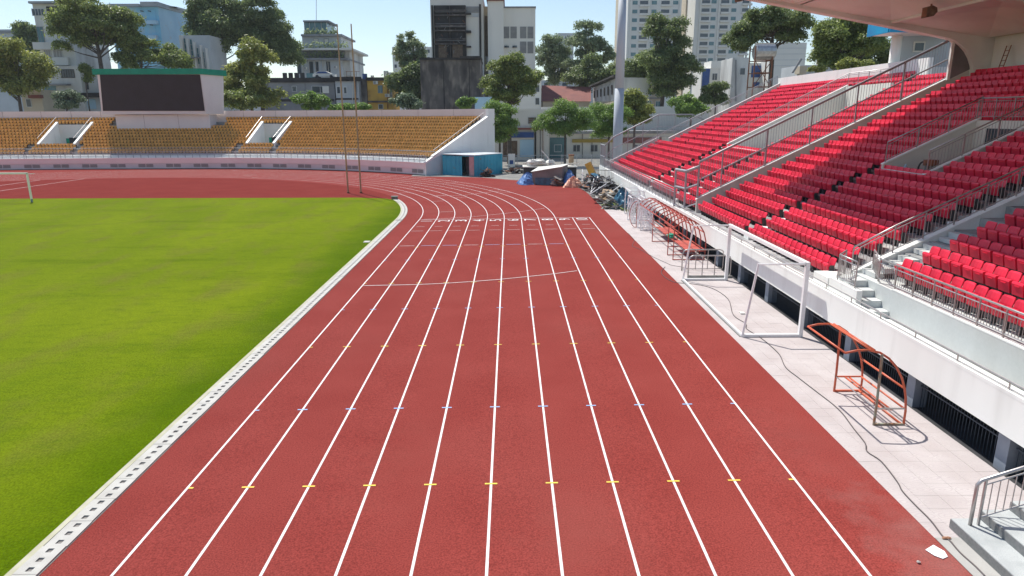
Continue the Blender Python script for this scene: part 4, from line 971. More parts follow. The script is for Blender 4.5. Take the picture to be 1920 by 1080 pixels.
# ================================================================== YELLOW STAND ON THE BEND
bs_ = thing('bend_stand', 'curved pale stand behind the bend with rows of amber seats', 'grandstand')
PH0, PH1 = R(47.5), R(141)
J88 = R(88); PJ = (XC + 48.3 * math.cos(J88), YC + 48.3 * math.sin(J88)); R2 = 220.
C2 = (PJ[0] - R2 * math.cos(J88), PJ[1] - R2 * math.sin(J88))
def nang(ph): return ph if ph <= J88 else J88 + (ph - J88) * 48.3 / R2
def bp(ph, off, z):
    if ph <= J88: r = 48.3 + off; return (XC + r * math.cos(ph), YC + r * math.sin(ph), z)
    a = nang(ph); r = R2 + off; return (C2[0] + r * math.cos(a), C2[1] + r * math.sin(a), z)
NA = 76
AN = sorted([PH0 + (PH1 - PH0) * i / NA for i in range(NA + 1)][:-4] + [R(80.1), R(84.6), R(113.4), R(119.2)])
NA = len(AN) - 1
PH1 = AN[-1]
def ring(name, m, prof, a0=0, a1=NA, parent=bs_, capends=True, **kw):
    """sweep the closed profile [(off,z)] along the bend"""
    b = MB(); n = len(prof)
    for i in range(a0, a1 + 1): b.v += [bp(AN[i], o_, z) for o_, z in prof]
    for i in range(a1 - a0):
        for j in range(n): b.f.append((i * n + j, (i + 1) * n + j, (i + 1) * n + (j + 1) % n, i * n + (j + 1) % n)); b.mi.append(0)
    if capends:
        b.f.append(tuple(range(n))); b.mi.append(0); e = (a1 - a0) * n; b.f.append(tuple(e + n - 1 - j for j in range(n))); b.mi.append(0)
    return b.obj(name, m, parent, **kw)
def bo(off0, off1, z0, z1): return [(off0, z0), (off1, z0), (off1, z1), (off0, z1)]
ring('base_wall', 'grey_wall', bo(0.0, .25, 0, .95)); ring('upper_wall', 'pink_wall', bo(-.06, .25, .952, 1.6)); ring('wall_coping', 'paint_white', bo(-.1, .3, 1.602, 1.68)); ring('plinth', 'debris_dark', bo(-.05, -.004, .02, .2))
ring('walkway', 'grey_wall', bo(.3, 1.9, 1.3, 1.6))
ring('seat_plinth', 'paint_white', bo(1.35, 1.9, 1.61, 2.0))
NY = 12; YT = .78; YR = .405
def yo(k): return 1.9 + YT * k
def yz(k): return 2.0 + YR * k
G_ = [(R(80.1), R(84.6)), (R(113.4), R(119.2))]     # tunnel openings
def idx(ph): return min(range(NA + 1), key=lambda i: abs(AN[i] - ph))
gi = [(idx(a), idx(c)) for a, c in G_]
for k in range(NY):
    if 3 <= k < 10:
        cur = 0
        for a, c in gi: ring('tier_step', 'tier_concrete', bo(yo(k), yo(k + 1) + .01, yz(k) - 1.0, yz(k)), cur, a); cur = c
        ring('tier_step', 'tier_concrete', bo(yo(k), yo(k + 1) + .01, yz(k) - 1.0, yz(k)), cur, NA)
    else: ring('tier_step', 'tier_concrete', bo(yo(k), yo(k + 1) + .01, yz(k) - 1.0, yz(k)))
ring('back_parapet', 'pink_wall', bo(yo(12) + .02, yo(12) + .3, 4, 8.1))
# parapet joints
for i in range(0, NA, 5):
    p = Vector(bp(AN[i], yo(12) + .01, 7.4)); MB().box(-.01, .01, -.02, .02, -.75, .7).obj('joint', 'joint', bs_, p)
# tunnel cheeks
for a, c in gi:
    for q, sgn in ((a, -1), (c, 1)):
        ph = AN[q]; d = .0035
        b = MB(); pr = [(yo(3) - .3, yz(3) - 1.0), (yo(10), yz(3) - 1.0), (yo(10), yz(10) + .5), (yo(3) - .3, yz(3) + .35)]
        b.v += [bp(ph - d, o_, z) for o_, z in pr] + [bp(ph + d, o_, z) for o_, z in pr]; b.f += [(0, 1, 2, 3), (7, 6, 5, 4), (0, 4, 5, 1), (1, 5, 6, 2), (2, 6, 7, 3), (3, 7, 4, 0)]; b.mi += [0] * 6
        b.obj('tunnel_cheek', 'paint_white', bs_)
        MB().tube([bp(ph, yo(3) - .3, yz(3) + 1.1), bp(ph, yo(10), yz(10) + 1.2)], .03, 6).obj('handrail', 'steel', bs_)
    ring('tunnel_back', 'vom_wall', bo(yo(10) - .1, yo(10) - .02, yz(3) - 1, yz(10) + .1), a, c)
    ring('tunnel_floor', 'tier_concrete', bo(yo(3), yo(10) - .12, yz(3) - 1.1, yz(3) - .9), a, c)
    mid_ = (AN[a] + AN[c]) / 2; dw = (AN[c] - AN[a]) * .22
    b = MB(); 
    for p0, p1, z0, z1 in ((mid_ - dw, mid_ + dw, yz(3) - .9, yz(3) + 1.0),):
        b.add([bp(p0, yo(10) - .16, z0), bp(p1, yo(10) - .16, z0), bp(p1, yo(10) - .16, z1), bp(p0, yo(10) - .16, z1)], [(0, 1, 2, 3)])
    b.obj('tunnel_doorway', 'pit_dark', bs_)
    b = MB(); p0 = mid_ + dw; p1 = mid_ + dw * 1.4; b.add([bp(p0, yo(10) - .17, yz(3) - .9), bp(p1, yo(10) - .17, yz(3) - .9), bp(p1, yo(10) - .17, yz(3) + .9), bp(p0, yo(10) - .17, yz(3) + .9)], [(0, 1, 2, 3)]); b.obj('door_leaf', 'scoreboard_green', bs_)
    MB().tube([bp(AN[i], yo(10) + .1, yz(10) + .85) for i in range(a, c + 1)], .03, 6).obj('handrail', 'steel', bs_)
# radial end wall
def endwall(ph, m1='cyan_wall'):
    e = .004
    pr = [(0, 0), (yo(12) + .9, 0), (yo(12) + .9, 8.1), (yo(12) - .3, 8.1), (yo(12) - .3, yz(11) + .55), (1.6, 2.55), (0.0, 1.75)]
    b = MB(); n = len(pr); b.v += [bp(ph - e, o_, z) for o_, z in pr] + [bp(ph + e, o_, z) for o_, z in pr]
    b.f += [tuple(range(n)), tuple(range(2 * n - 1, n - 1, -1))] + [(i, i + n, (i + 1) % n + n, (i + 1) % n) for i in range(n)]; b.mi += [0] * (n + 2)
    b.obj('end_wall', 'paint_white', bs_)
    pr = [(0.02, .02), (6.5, .02), (6.2, 2.4), (2.6, 2.6), (.02, 1.6)]
    MB().add([bp(ph - e - .0006, o_, z) for o_, z in pr], [tuple(range(5))]).obj('painted_patch', 'cyan_wall', bs_)
    b = MB()
    pr = [(1.2, 2.35), (yo(12) - .25, yz(11) + .62), (yo(12) - .25, yz(11) + .75), (1.2, 2.48)]
    b.v += [bp(ph - .006, o_, z) for o_, z in pr] + [bp(ph + .004, o_, z) for o_, z in pr]; b.f += [(0, 1, 2, 3), (7, 6, 5, 4), (0, 4, 5, 1), (1, 5, 6, 2), (2, 6, 7, 3), (3, 7, 4, 0)]; b.mi += [0] * 6
    b.obj('wall_coping', 'paint_white', bs_)
endwall(PH0)
# vents
vm = MB()
for j in range(4): vm.box(0, .95, -.04, .0, j * .11, j * .11 + .07)
vme = vm.mesh('vent', 'vent_dark')
ph = PH0 + R(1.5)
while ph < R(137):
    for o_ in (0, R(1.3)): inst('vent', vme, bs_, bp(ph + o_, -.01, .42), (0, 0, nang(ph + o_) + math.pi * 1.5))
    ph += R(4.6)
# railings of the bend stand
rt = thing('bend_railing', 'triple pipe railing along the top of the low pink wall of the curved stand', 'railing')
for z in (1.95, 2.25, 2.5): MB().tube([bp(a, .12, z) for a in AN], .035, 6).obj('pipe', 'galv', rt)
pme_ = MB().bar((0, 0, 0), (0, 0, .85), .06).mesh('post', 'galv'); 
for i in range(NA * 1 + 1): inst('post', pme_, rt, bp(AN[i], .12, 1.68))
rt = thing('bend_railing', 'steel railing right in front of the first row of amber seats', 'railing')
for z in (2.95, 2.1): MB().tube([bp(a, 1.75, z) for a in AN], .03, 6).obj('pipe', 'steel', rt)
q = MB()
for i in range(430): a = PH0 + (PH1 - PH0) * i / 430; q.bar(bp(a, 1.75, 2.0), bp(a, 1.75, 2.93), .02)
q.obj('balusters', 'steel', rt, kind='stuff')
rt = thing('end_railing', 'sloping steel railing along the right-hand end of the amber seats', 'railing')
MB().tube([bp(PH0 + .008, 1.8, 3.1), bp(PH0 + .008, yo(12) - .4, yz(11) + 1.15)], .035, 6).obj('handrail', 'steel', rt)
pm_ = MB().bar((0, 0, 0), (0, 0, 1.0), .04).mesh('post', 'steel')
for k in range(0, 12): inst('post', pm_, rt, bp(PH0 + .008, yo(k) + .1, yz(k)))
# scoreboard footprint angles
SBA, SBB = R(91.5), R(109.8)
ys_ = []
yseat = simple_seat(.385)
for k in range(NY):
    r = 48.3 + yo(k) + .36
    ph = PH0 + .028
    j = 0
    while ph < R(137):
        step = PS * 1.04 / (r if ph < J88 else 48.3)
        skip = (3 <= k < 10 and any(a - .004 < ph < c + .004 for a, c in [(AN[x], AN[y]) for x, y in gi])) or (k >= 9 and SBA - .01 < ph < SBB + .01) or any(abs(ph - x) < .008 for x in (AN[gi[0][1]] + .02, AN[gi[1][1]] + .02, AN[gi[0][0]] - .012, AN[gi[1][0]] - .012) if k < 3)
        if not skip: ys_.append((bp(ph, yo(k) + .36, yz(k)), ph, k, j))
        ph += step; j += 1
vis = sorted([s_ for s_ in ys_ if inview(s_[0])], key=lambda s_: depth(s_[0])); top = set(id(s_) for s_ in vis[:300])
# amber seats face the field: local -x towards the centre
bulk = Bulk(); yme = yseat.mesh('amber_seat', 'seat_amber', 'dark_steel')
for s_ in ys_:
    pos, ph, k, j = s_
    if id(s_) in top:
        o = inst('amber_seat', yme, None, pos, (0, 0, nang(ph))); tag(o, 'amber tip-up seat, %s from the right end, %s row up, curved stand' % (ordn(j + 1), ordn(k + 1)), 'seat', 'amber tip-up seats of the curved stand')
    else: bulk.add(yseat, pos, nang(ph))
o = bulk.obj('amber_seats', ('seat_amber', 'dark_steel')); tag(o, 'rows of amber tip-up seats on the curved stand', 'seats', 'amber tip-up seats of the curved stand'); o['kind'] = 'stuff'
# scoreboard
t = thing('scoreboard', 'large black video screen in a pale housing with a green rim', 'scoreboard', (-53.0, 104.5, 0))
y0 = 0.; 
scr = [at(187, 140, Y=103.0), at(375, 140, Y=103.0), at(384, 208, Y=103.9), at(193, 208, Y=103.9)]
L = lambda p: Vector((p.x + 53.0, p.y - 104.5, p.z))
a, b_, c_, d_ = [L(p) for p in scr]
hx0, hx1 = a.x - .35, b_.x + .1
b = MB(); rr = L(at(419, 140, Y=107.5)); rb = L(at(419, 205, Y=107.5))
sl = (d_.y - a.y) / (d_.z - a.z); fy = lambda z: a.y + (z - a.z) * sl + .06
zt_, zb_ = a.z + .3, d_.z - .5
b.add([(a.x - .35, fy(zt_), zt_), (b_.x + .05, fy(zt_), zt_), (c_.x + .1, fy(zb_), zb_), (d_.x - .35, fy(zb_), zb_),
       (a.x - .35, 3.4, zt_), (rr.x, 3.0, zt_), (rb.x, 3.0, zb_), (d_.x - .35, 3.4, zb_)],
      [(0, 3, 2, 1), (1, 2, 6, 5), (5, 6, 7, 4), (4, 7, 3, 0), (0, 1, 5, 4), (3, 7, 6, 2)]); b.obj('housing', 'scoreboard_white', t)
MB().add([a, b_, c_, d_], [(0, 3, 2, 1)]).obj('screen', 'screen_black', t)
g = MB(); g.add([(a.x - .9, a.y - .25, a.z + .0), (b_.x + .1, b_.y - .25, a.z + .0), (b_.x + .1, b_.y - .25, a.z + .8), (a.x - .9, a.y - .25, a.z + .8), (a.x - .9, 3.5, a.z), (rr.x + .4, 3.2, a.z), (rr.x + .4, 3.2, a.z + .8), (a.x - .9, 3.5, a.z + .8)],
      [(0, 1, 2, 3), (1, 5, 6, 2), (5, 4, 7, 6), (4, 0, 3, 7), (3, 2, 6, 7), (0, 4, 5, 1)]); g.obj('rim', 'scoreboard_green', t)
MB().box(d_.x + 1.2, c_.x + .2, .3, 3.0, yz(8), c_.z - .505).obj('pedestal', 'scoreboard_white', t)
for q in (.36, .7): MB().box(d_.x + (c_.x - d_.x) * q, d_.x + (c_.x - d_.x) * q + .03, .285, .301, yz(8), c_.z - .51).obj('joint', 'joint', t)

# ================================================================== TOWN BEHIND
class Bld:
    def __init__(s, label, px0, px1, pyt, Y, depth, m, cat='building', name='building', zb=0., part='wall', roof=None):
        a = at(px0, pyt, Y=Y); c = at(px1, pyt, Y=Y); s.Y = Y; s.o = Vector(((a.x + c.x) / 2, Y, 0)); s.z = (a.z + c.z) / 2
        s.t = thing(name, label, cat, s.o); s.x0, s.x1 = a.x - s.o.x, c.x - s.o.x
        MB().box(s.x0, s.x1, 0, depth, zb, s.z).obj(part, m, s.t)
        if roof: MB().box(s.x0 - roof, s.x1 + roof, -roof, depth + roof, s.z + .002, s.z + .3).obj('roof', 'roof_metal', s.t)
    def L(s, px, py, dy=0): p = at(px, py, Y=s.Y + dy); return p.x - s.o.x, p.z
    def blk(s, px0, py0, px1, py1, m, d0=-.3, d1=0, name='wall', **kw):
        x0, z1 = s.L(px0, py0, d0); x1, z0 = s.L(px1, py1, d0); return MB().box(x0, x1, d0, d1 - .002 if d1 == 0 else d1, z0, z1).obj(name, m, s.t, **kw)
    def win(s, px0, py0, px1, py1, n=1, m='glass_dark', f='win_frame', d=0., rows=1, fw=.09):
        x0, z1 = s.L(px0, py0, d); x1, z0 = s.L(px1, py1, d); b = MB(); w_ = fw
        b.box(x0 - w_, x1 + w_, d - .10, d - .003, z1, z1 + w_); b.box(x0 - w_, x1 + w_, d - .12, d - .003, z0 - w_, z0)
        b.box(x0 - w_, x0, d - .10, d - .003, z0, z1); b.box(x1, x1 + w_, d - .10, d - .003, z0, z1)
        for i in range(1, n): x = x0 + (x1 - x0) * i / n; b.box(x - .035, x + .035, d - .08, d - .003, z0, z1)
        for i in range(1, rows): z = z0 + (z1 - z0) * i / rows; b.box(x0, x1, d - .078, d - .003, z - .03, z + .03)
        o = b.obj('window', f, s.t); MB().box(x0, x1, d - .04, d - .004, z0, z1).obj('pane', m, o)
    def tube(s, pts, r, m, name='pipe', dy=-.2): MB().tube([(s.L(x, y, dy)[0], dy, s.L(x, y, dy)[1]) for x, y in pts], r, 6).obj(name, m, s.t)

# --- left: cream apartment block
B = Bld('tall cream apartment block with balconies behind the big round tree at left', 60, 126, 6, 140, 12, 'b_cream')
B.blk(52, 2, 130, 6, 'roof_metal', -.8, 12.5, 'roof'); B.win(58 + 2, 17, 84, 29, 4, 'glass_dark'); 
B.blk(86, 12, 126, 40, 'b_concrete_dark', -.02, 0, 'loggia'); B.blk(88, 28, 126, 41, 'glass_teal', -.3, 0, 'balcony_glass')
B.win(69, 51, 84, 79, 2, 'glass_teal', 'b_grey'); B.blk(60, 79, 128, 92, 'b_cream', -1.2, 0, 'balcony'); B.win(82, 94, 96, 107, 3, 'louvre'); B.win(100, 94, 118, 107, 3, 'louvre')
B.blk(60, 108, 128, 122, 'b_white', -.6, 0, 'balcony'); 
B2 = Bld('lower cream wing with barred windows beside the scoreboard', 74, 148, 124, 137, 3.0, 'b_cream')
B2.win(84, 132, 102, 146, 1, 'glass_dark'); B2.win(115, 131, 140, 145, 5, 'glass_dark', 'b_concrete_dark'); B2.blk(88, 157, 126, 160, 'b_grey', -1.2, 0, 'canopy'); B2.win(80, 161, 109, 184, 1, 'glass_teal', 'b_white'); B2.win(124, 169, 145, 183, 2, 'glass_dark'); B2.blk(76, 189, 148, 196, 'glass_teal', -.2, 0, 'panel')
B3 = Bld('narrow grey house with a dark awning left of the scoreboard', 149, 186, 132, 138, 4, 'b_greylight'); B3.win(160, 150, 168, 168, 1); B3.blk(150, 174, 186, 182, 'b_concrete_dark', -1.5, 0, 'awning'); B3.blk(153, 186, 180, 204, 'b_bluepale', -.2, 0, 'panel')
B4 = Bld('low grey rooftop at the far left edge of the picture', -30, 24, 55, 185, 10, 'b_greylight'); B4.blk(-30, 58, 24, 62, 'b_grey', -.3, 0, 'band')
B5 = Bld('small tan house with a red awning at far left', 38, 76, 168, 128, 6, 'b_tan'); B5.blk(52, 178, 75, 184, 'roof_red', -1.0, 0, 'awning'); B5.win(49, 186, 60, 200, 1)
# --- blue building
B = Bld('weathered blue building with stacked balconies behind the scoreboard', 205, 296, 12, 165, 10, 'b_blue')
B.blk(203, 7, 260, 11.5, 'roof_metal', -1.5, 11, 'roof'); B.blk(262, 3, 296, 11.5, 'roof_metal', -1.0, 11, 'roof')
for y in (38, 66, 95): B.blk(250, y, 293, y + 7, 'b_bluepale', -1.2, 0, 'balcony'); B.blk(252, y - 20, 293, y - .5, 'b_blue', -.1, 0, 'recess')
B.win(243, 22, 252, 38, 2, 'glass_dark', 'win_frame'); B.win(249, 48, 252, 58, 1)
for x, y in ((266, 20), (280, 20), (270, 46), (284, 46), (288, 78)): B.tube([(x, y), (x, y + 1.5)], .35, 'glass_dark', 'vent', -.3)
t = thing('building', 'pale blue wall of the corner building receding towards the tall trees', 'building', (0, 0, 0))
pa = at(296, 12, Y=165); pb = at(352, 30, Y=190)
z0 = 0
b = MB(); b.add([(pa.x, 165, 0), (pb.x, 190, 0), (pb.x, 190, pb.z), (pa.x, 165, pa.z), (pa.x + .5, 176, 0), (pb.x + .5, 198, 0), (pb.x + .5, 198, pb.z), (pa.x + .5, 176, pa.z)], [(0, 1, 2, 3), (1, 5, 6, 2), (4, 0, 3, 7), (3, 2, 6, 7), (5, 4, 7, 6)]); b.obj('wall', 'b_bluepale', t)
def onwall(px, py, off=0):
    d = FW + RT2 * ((px - 960) / FPX) - UP2 * ((py - 540) / FPX); ex, ey = pb.x - pa.x, 25.0
    tt = (pa.x * ey - 165 * ex) / (d.x * ey - d.y * ex); return Vector((d.x * tt, d.y * tt - off, CAM_H + d.z * tt))
for x0, y0, x1, y1 in ((304, 24, 316, 28), (309, 36, 312, 39), (325, 56, 331, 64), (312, 62, 315, 65), (344, 60, 347, 66), (329, 88, 335, 96), (315, 94, 318, 97), (322, 28, 334, 38)):
    P = [onwall(x0, y1, .06), onwall(x1, y1, .06), onwall(x1, y0, .06), onwall(x0, y0, .06)]; o = MB().add(P + [p + Vector((0, .05, 0)) for p in P], [(0, 1, 2, 3), (0, 4, 5, 1), (1, 5, 6, 2), (2, 6, 7, 3), (3, 7, 4, 0)]).obj('window', 'glass_dark' if x1 - x0 < 5 else 'b_greylight', t)
P = [onwall(300, 9, 1), onwall(352, 22, 1), onwall(352, 31, 1), onwall(300, 12, 1)]; MB().add(P + [p + Vector((1.5, 6, .3)) for p in P], [(0, 1, 2, 3), (0, 4, 5, 1), (3, 2, 6, 7), (4, 5, 6, 7)]).obj('roof', 'roof_metal', t)
B = Bld('grey modern block with tall white fins between the blue building and trees', 338, 392, 66, 150, 8, 'b_greylight')
for i, x in enumerate((340, 352, 364, 376, 386)): B.blk(x, 66 + i * 6, x + 3, 132, 'b_white', -.9, 0, 'fin')
for x0, y0 in ((344, 72), (356, 74), (368, 90), (379, 98)): B.win(x0, y0, x0 + 7, y0 + 30, 1, 'glass_teal', rows=3)
B.blk(344, 106, 370, 108, 'b_grey', -2, 0, 'canopy'); B.win(348, 112, 362, 126, 2)
ACM = MB().box(0, .95, -.42, -.06, 0, .65).mesh('air_conditioner', 'b_white')
def acs(B, pts):
    for x, y in pts:
        q = B.L(x, y, -.3); o = inst('air_conditioner', ACM, B.t, (q[0], 0, q[1])); MB().box(q[0] + .08, q[0] + .58, -.435, -.422, q[1] + .07, q[1] + .57).obj('fan_grille', 'louvre', o, (-q[0], 0, -q[1]))
# --- grey block with roof clutter
B = Bld('weathered dark grey block with water tanks and a car on its roof', 492, 626, 146, 145, 9, 'b_grey')
B.blk(490, 146, 628, 154, 'b_concrete_dark', -.35, .4, 'parapet'); B.blk(495, 186, 626, 190, 'b_concrete_dark', -.12, 0, 'band'); B.win(548, 162, 556, 171, 1); B.win(585, 162, 616, 174, 2); B.blk(604, 162, 617, 174, 'b_white', -.14, 0, 'shutter'); B.tube([(572, 150), (572, 200)], .06, 'b_grey')
for i, (x, m) in enumerate(((534, 'debris_dark'), (545, 'b_concrete_dark'), (556, 'debris_dark'), (567, 'debris_dark'))):
    p = at(x, 140, Y=147); z = B.z; b = MB(); b.tube([(p.x, 147, z), (p.x, 147, z + 1.1)], .45, 10); tag(b.obj('water_tank', m), 'black water tank on the dark grey roof, %s from the left' % ordn(i + 1), 'water tank', 'black tanks on the grey roof')
p = at(584, 140, Y=147); tag(MB().box(p.x - .9, p.x + .9, 146.5, 148, B.z, B.z + 1.0).obj('crate', 'glass_teal'), 'teal crate on the dark grey roof beside the white car', 'crate')
p = at(610, 140, Y=147); t = thing('parked_car', 'white and blue car seen over the parapet of the dark grey roof', 'car', (p.x, 147, B.z))
b = MB(); b.prism([(-2.4, .3), (2.1, .3), (2.2, .75), (1.4, .9), (.3, 1.35), (-1.2, 1.38), (-2.1, .95), (-2.4, .8)], -.85, .85); b.obj('body', 'b_white', t); b = MB(); b.prism([(-1.8, .92), (1.15, .92), (.3, 1.28), (-1.15, 1.3)], -.87, .87); b.obj('window_band', 'sign_blue', t)
for x in (-1.5, 1.4): MB().tube([(x, -.9, .33), (x, .9, .33)], .33, 12).obj('wheel', 'debris_dark', t)
B = Bld('grey corner house with two white-framed windows behind the thin poles', 628, 672, 148, 144, 8, 'b_greylight'); B.blk(626, 144, 676, 152, 'b_concrete_dark', -.4, .5, 'parapet'); B.win(632, 163, 638, 175, 1, fw=.2); B.win(645, 164, 650, 175, 1, fw=.2); B.blk(628, 184, 672, 187, 'b_concrete_dark', -.12, 0, 'band'); B.tube([(667, 152), (667, 200)], .12, 'b_concrete_dark'); B.tube([(661, 155), (661, 205)], .08, 'b_white')
for x in (650, 658, 668): B.tube([(x, 134), (x, 146)], .05, 'rust', 'roof_post', .5)
B.tube([(648, 134), (674, 134)], .05, 'rust', 'roof_rail', .5)
p = at(684, 140, Y=146); tag(MB().tube([(p.x, 146, B.z), (p.x, 146, B.z + 1.1)], .5, 12).obj('water_tank', 'sign_blue'), 'bright blue water tank on the roof left of the yellow house', 'water tank')
B = Bld('weathered yellow house with dark roof line right of the thin poles', 688, 736, 150, 146, 8, 'b_yellow'); B.blk(672, 147, 690, 206, 'b_stain', -.1, 1, 'side_wall'); B.blk(686, 145, 738, 151, 'b_concrete_dark', -.5, .5, 'parapet'); B.win(709, 161, 717, 174, 2, 'glass_teal', 'b_grey'); B.win(731, 160, 735, 182, 1); B.blk(690, 189, 735, 192, 'b_stain', -.5, 0, 'ledge'); B.tube([(727, 152), (727, 204)], .09, 'rust'); B.win(710, 196, 718, 204, 1)
for i, (x, h, r) in enumerate(((698, 1.0, .35), (724, 1.9, .5), (732, 1.6, .5))):
    p = at(x, 140, Y=148); tag(MB().tube([(p.x, 148, B.z), (p.x, 148, B.z + h)], r, 12).obj('water_tank', 'tank_metal'), ('small round metal tank at the left of the yellow house roof', 'tall steel water tank on the yellow house roof', 'steel water tank at the right end of the yellow roof')[i], 'water tank')
acs(B, ((722, 182), (700, 158)))
# --- stepped tower with planted terraces
Yt = 200
B = Bld('stepped grey tower with planted terraces and glass top behind the grey block', 556, 640, 112, Yt, 22, 'b_greylight', part='lower_storeys')
for x in (566, 578, 590, 604, 614): B.blk(x, 112, x + 2, 142, 'b_white', -.6, 0, 'fin')
for x0, x1 in ((557, 565), (580, 588), (592, 598), (612, 620)): B.win(x0, 116, x1, 138, 1, 'glass_dark', 'b_grey')
B.blk(554, 109, 652, 112, 'b_grey', -1.5, 22, 'slab'); B.blk(641, 96, 658, 142, 'b_cream', 2, 20, 'side_wing')
B.blk(560, 94, 646, 109, 'b_grey', .8, 21, 'upper_storey'); B.blk(562, 90, 660, 93.5, 'b_white', -1.4, 21, 'slab')
B.blk(566, 68, 640, 90, 'b_greylight', 4, 19, 'upper_storey'); B.blk(564, 64, 641, 67.5, 'b_grey', 2.5, 20, 'slab')
B.blk(570, 41, 614, 64, 'glass_teal', 7, 16, 'glass_room'); B.blk(568, 38, 616, 41, 'b_grey', 6, 17, 'slab')
for x in (570, 580, 590, 602, 612): B.blk(x, 41, x + 1.2, 64, 'b_white', 6.8, 7, 'mullion')
for x0, x1 in ((588, 597), (608, 616)): B.win(x0, 73, x1, 79, 1, 'b_white', 'b_grey', d=3.99)
B.tube([(593, 38), (593, -12)], .07, 'b_grey', 'antenna', 8); B.tube([(614, 50), (622, 47), (629, 53), (632, 66)], .12, 'b_grey', 'pergola', 5)
def hedge_row(label, x0, x1, yt, yb, Y, m='planter_green', dens=1.):
    a = at(x0, yb, Y=Y); c = at(x1, yt, Y=Y); rn = random.Random(int(x0 * yt)); b = MB(); n = int((c.x - a.x) * 26 * dens)
    for i in range(n):
        x = rn.uniform(a.x, c.x); h = (c.z - a.z) * (.55 + .45 * math.sin(x * 2.2 + yt) ** 2); z = a.z + rn.random() * h; r = rn.uniform(.15, .42); u = Vector((rn.uniform(-1, 1), rn.uniform(-1, 1), rn.uniform(-1, 1))).normalized() * r; v = Vector((rn.uniform(-1, 1), rn.uniform(-1, 1), rn.uniform(-1, 1))).normalized() * r; p = Vector((x, Y + rn.uniform(-.6, .6), z)); b.add([p - u, p + v, p + u, p - v], [(0, 1, 2, 3)])
    o = b.obj('terrace_plants', m); o['kind'] = 'stuff'; tag(o, label, 'plants'); return o
hedge_row('row of shrubs along the lower planted terrace of the stepped tower', 558, 645, 93, 108, 199.5, 'leaf_grey'); hedge_row('row of shrubs along the upper planted terrace of the stepped tower', 562, 652, 76, 91, 200.8, 'leaf_grey'); hedge_row('shrubs round the glass room on top of the stepped tower', 570, 632, 52, 65, 204, 'leaf_grey')
acs(B, ((626, 128), (570, 130)))
# --- white tower with burnt out facade
B = Bld('tall dirty white tower with a burnt open shaft of balconies', 806, 906, -6, 150, 14, 'b_white')
B.blk(813, 10, 874, 110, 'b_concrete_dark', -.15, 0, 'burnt_facade')
for y in (18, 27, 47, 56, 72, 81): B.blk(814, y, 874, y + 2.2, 'b_stain', -.9, 0, 'floor_edge')
for y in (22, 44, 50, 76): B.blk(816, y, 873, y + .5, 'b_grey', -1.0, -.9, 'balcony_rail')
for x in (813, 842, 872): B.blk(x, 10, x + 3, 110, 'b_stain', -.7, 0, 'column')
for x0, x1 in ((822, 838), (848, 868)): B.blk(x0, 84, x1, 108, 'wood_dark', -.3, 0, 'boarded_bay')
for x0 in (818, 846):
    for y0 in (30, 60): B.blk(x0, y0, x0 + 22, y0 + 14, 'pit_dark', -.2, 0, 'opening')
rr_ = random.Random(6)
for i in range(26):
    x = rr_.uniform(817, 868); y = rr_.uniform(16, 104); B.tube([(x, y), (x + rr_.uniform(-6, 6), y + rr_.uniform(2, 7))], .06, ('b_stain', 'rust', 'b_grey')[i % 3], 'bent_bar', -.5)
B.blk(874, 12, 901, 24, 'louvre', -.1, 0, 'louvre'); B.blk(874, 25, 901, 32, 'b_greylight', -.1, 0, 'panel')
for y in (14, 16.5, 19, 21.5): B.blk(874, y, 901, y + .8, 'b_grey', -.2, 0, 'louvre_blade')
for y in (24, 57, 59, 86): B.blk(872, y, 883, y + 2.2, 'b_concrete_dark', -1.2, 0, 'broken_slab')
B.tube([(900, 8), (901, 105)], .22, 'b_concrete_dark'); B.tube([(810, 10), (813, 108)], .18, 'b_concrete_dark')
B = Bld('dark stained windowless concrete block behind the amber stand', 787, 900, 110, 130, 12, 'b_stain'); B.blk(786, 108, 901, 112, 'b_concrete_dark', -.25, 12, 'roof_edge'); B.blk(862, 105, 902, 109, 'b_concrete_dark', -1, 6, 'roof_edge')
for x in (832, 880): B.blk(x, 113, x + .4, 205, 'b_concrete_dark', -.05, 0, 'joint')
B = Bld('narrow brown and yellow shaft between the two white towers', 906, 918, 12, 152, 8, 'b_tan'); B.blk(909, 30, 915, 105, 'wood_dark', -.2, 0, 'duct')
B = Bld('plain white lift tower with a brown cap', 914, 944, -2, 148, 10, 'b_white'); B.blk(912, -6, 946, 1, 'roof_red', -.4, 10, 'roof')
B = Bld('white tower block with rows of louvred openings and round vents', 943, 1004, 13, 150, 12, 'b_white'); B.blk(942, 12, 1005, 14.5, 'b_grey', -.3, 12, 'coping')
for x0, x1, ys2 in ((944, 955, (25, 50)), (957, 969, (25, 50)), (975, 987, (25, 50, 78)), (989, 1000, (25, 50, 78))):
    for y in ys2:
        x, z1 = B.L(x0, y); xe, z0 = B.L(x1, y + 22); o = MB().box(x, xe, -.03, -.004, z0, z1).obj('louvre_panel', 'b_white' if y == 25 else 'louvre', B.t)
        if y > 25:
            q = MB()
            for i in range(9): zz = z0 + (z1 - z0) * (i + .5) / 9; q.box(x, xe, -.14, -.03, zz, zz + .1)
            q.obj('blade', 'b_grey', o)
for x in (950, 965): B.tube([(x, 86), (x, 89.5)], .55, 'glass_dark', 'round_vent', -.1)
B.win(1000 - 88, 106, 926, 124, 1, 'louvre', 'b_stain')
B = Bld('pale lower annexe with a flat cap right of the white tower', 925, 1015, 148, 128, 10, 'b_white'); B.win(1004, 160, 1011, 172, 1); B.win(1004, 184, 1011, 196, 1); B.blk(996, 145, 1018, 149, 'b_white', -.6, 4, 'cap'); B.blk(890, 182, 930, 232, 'b_bluepale', -.5, 2, 'wall')
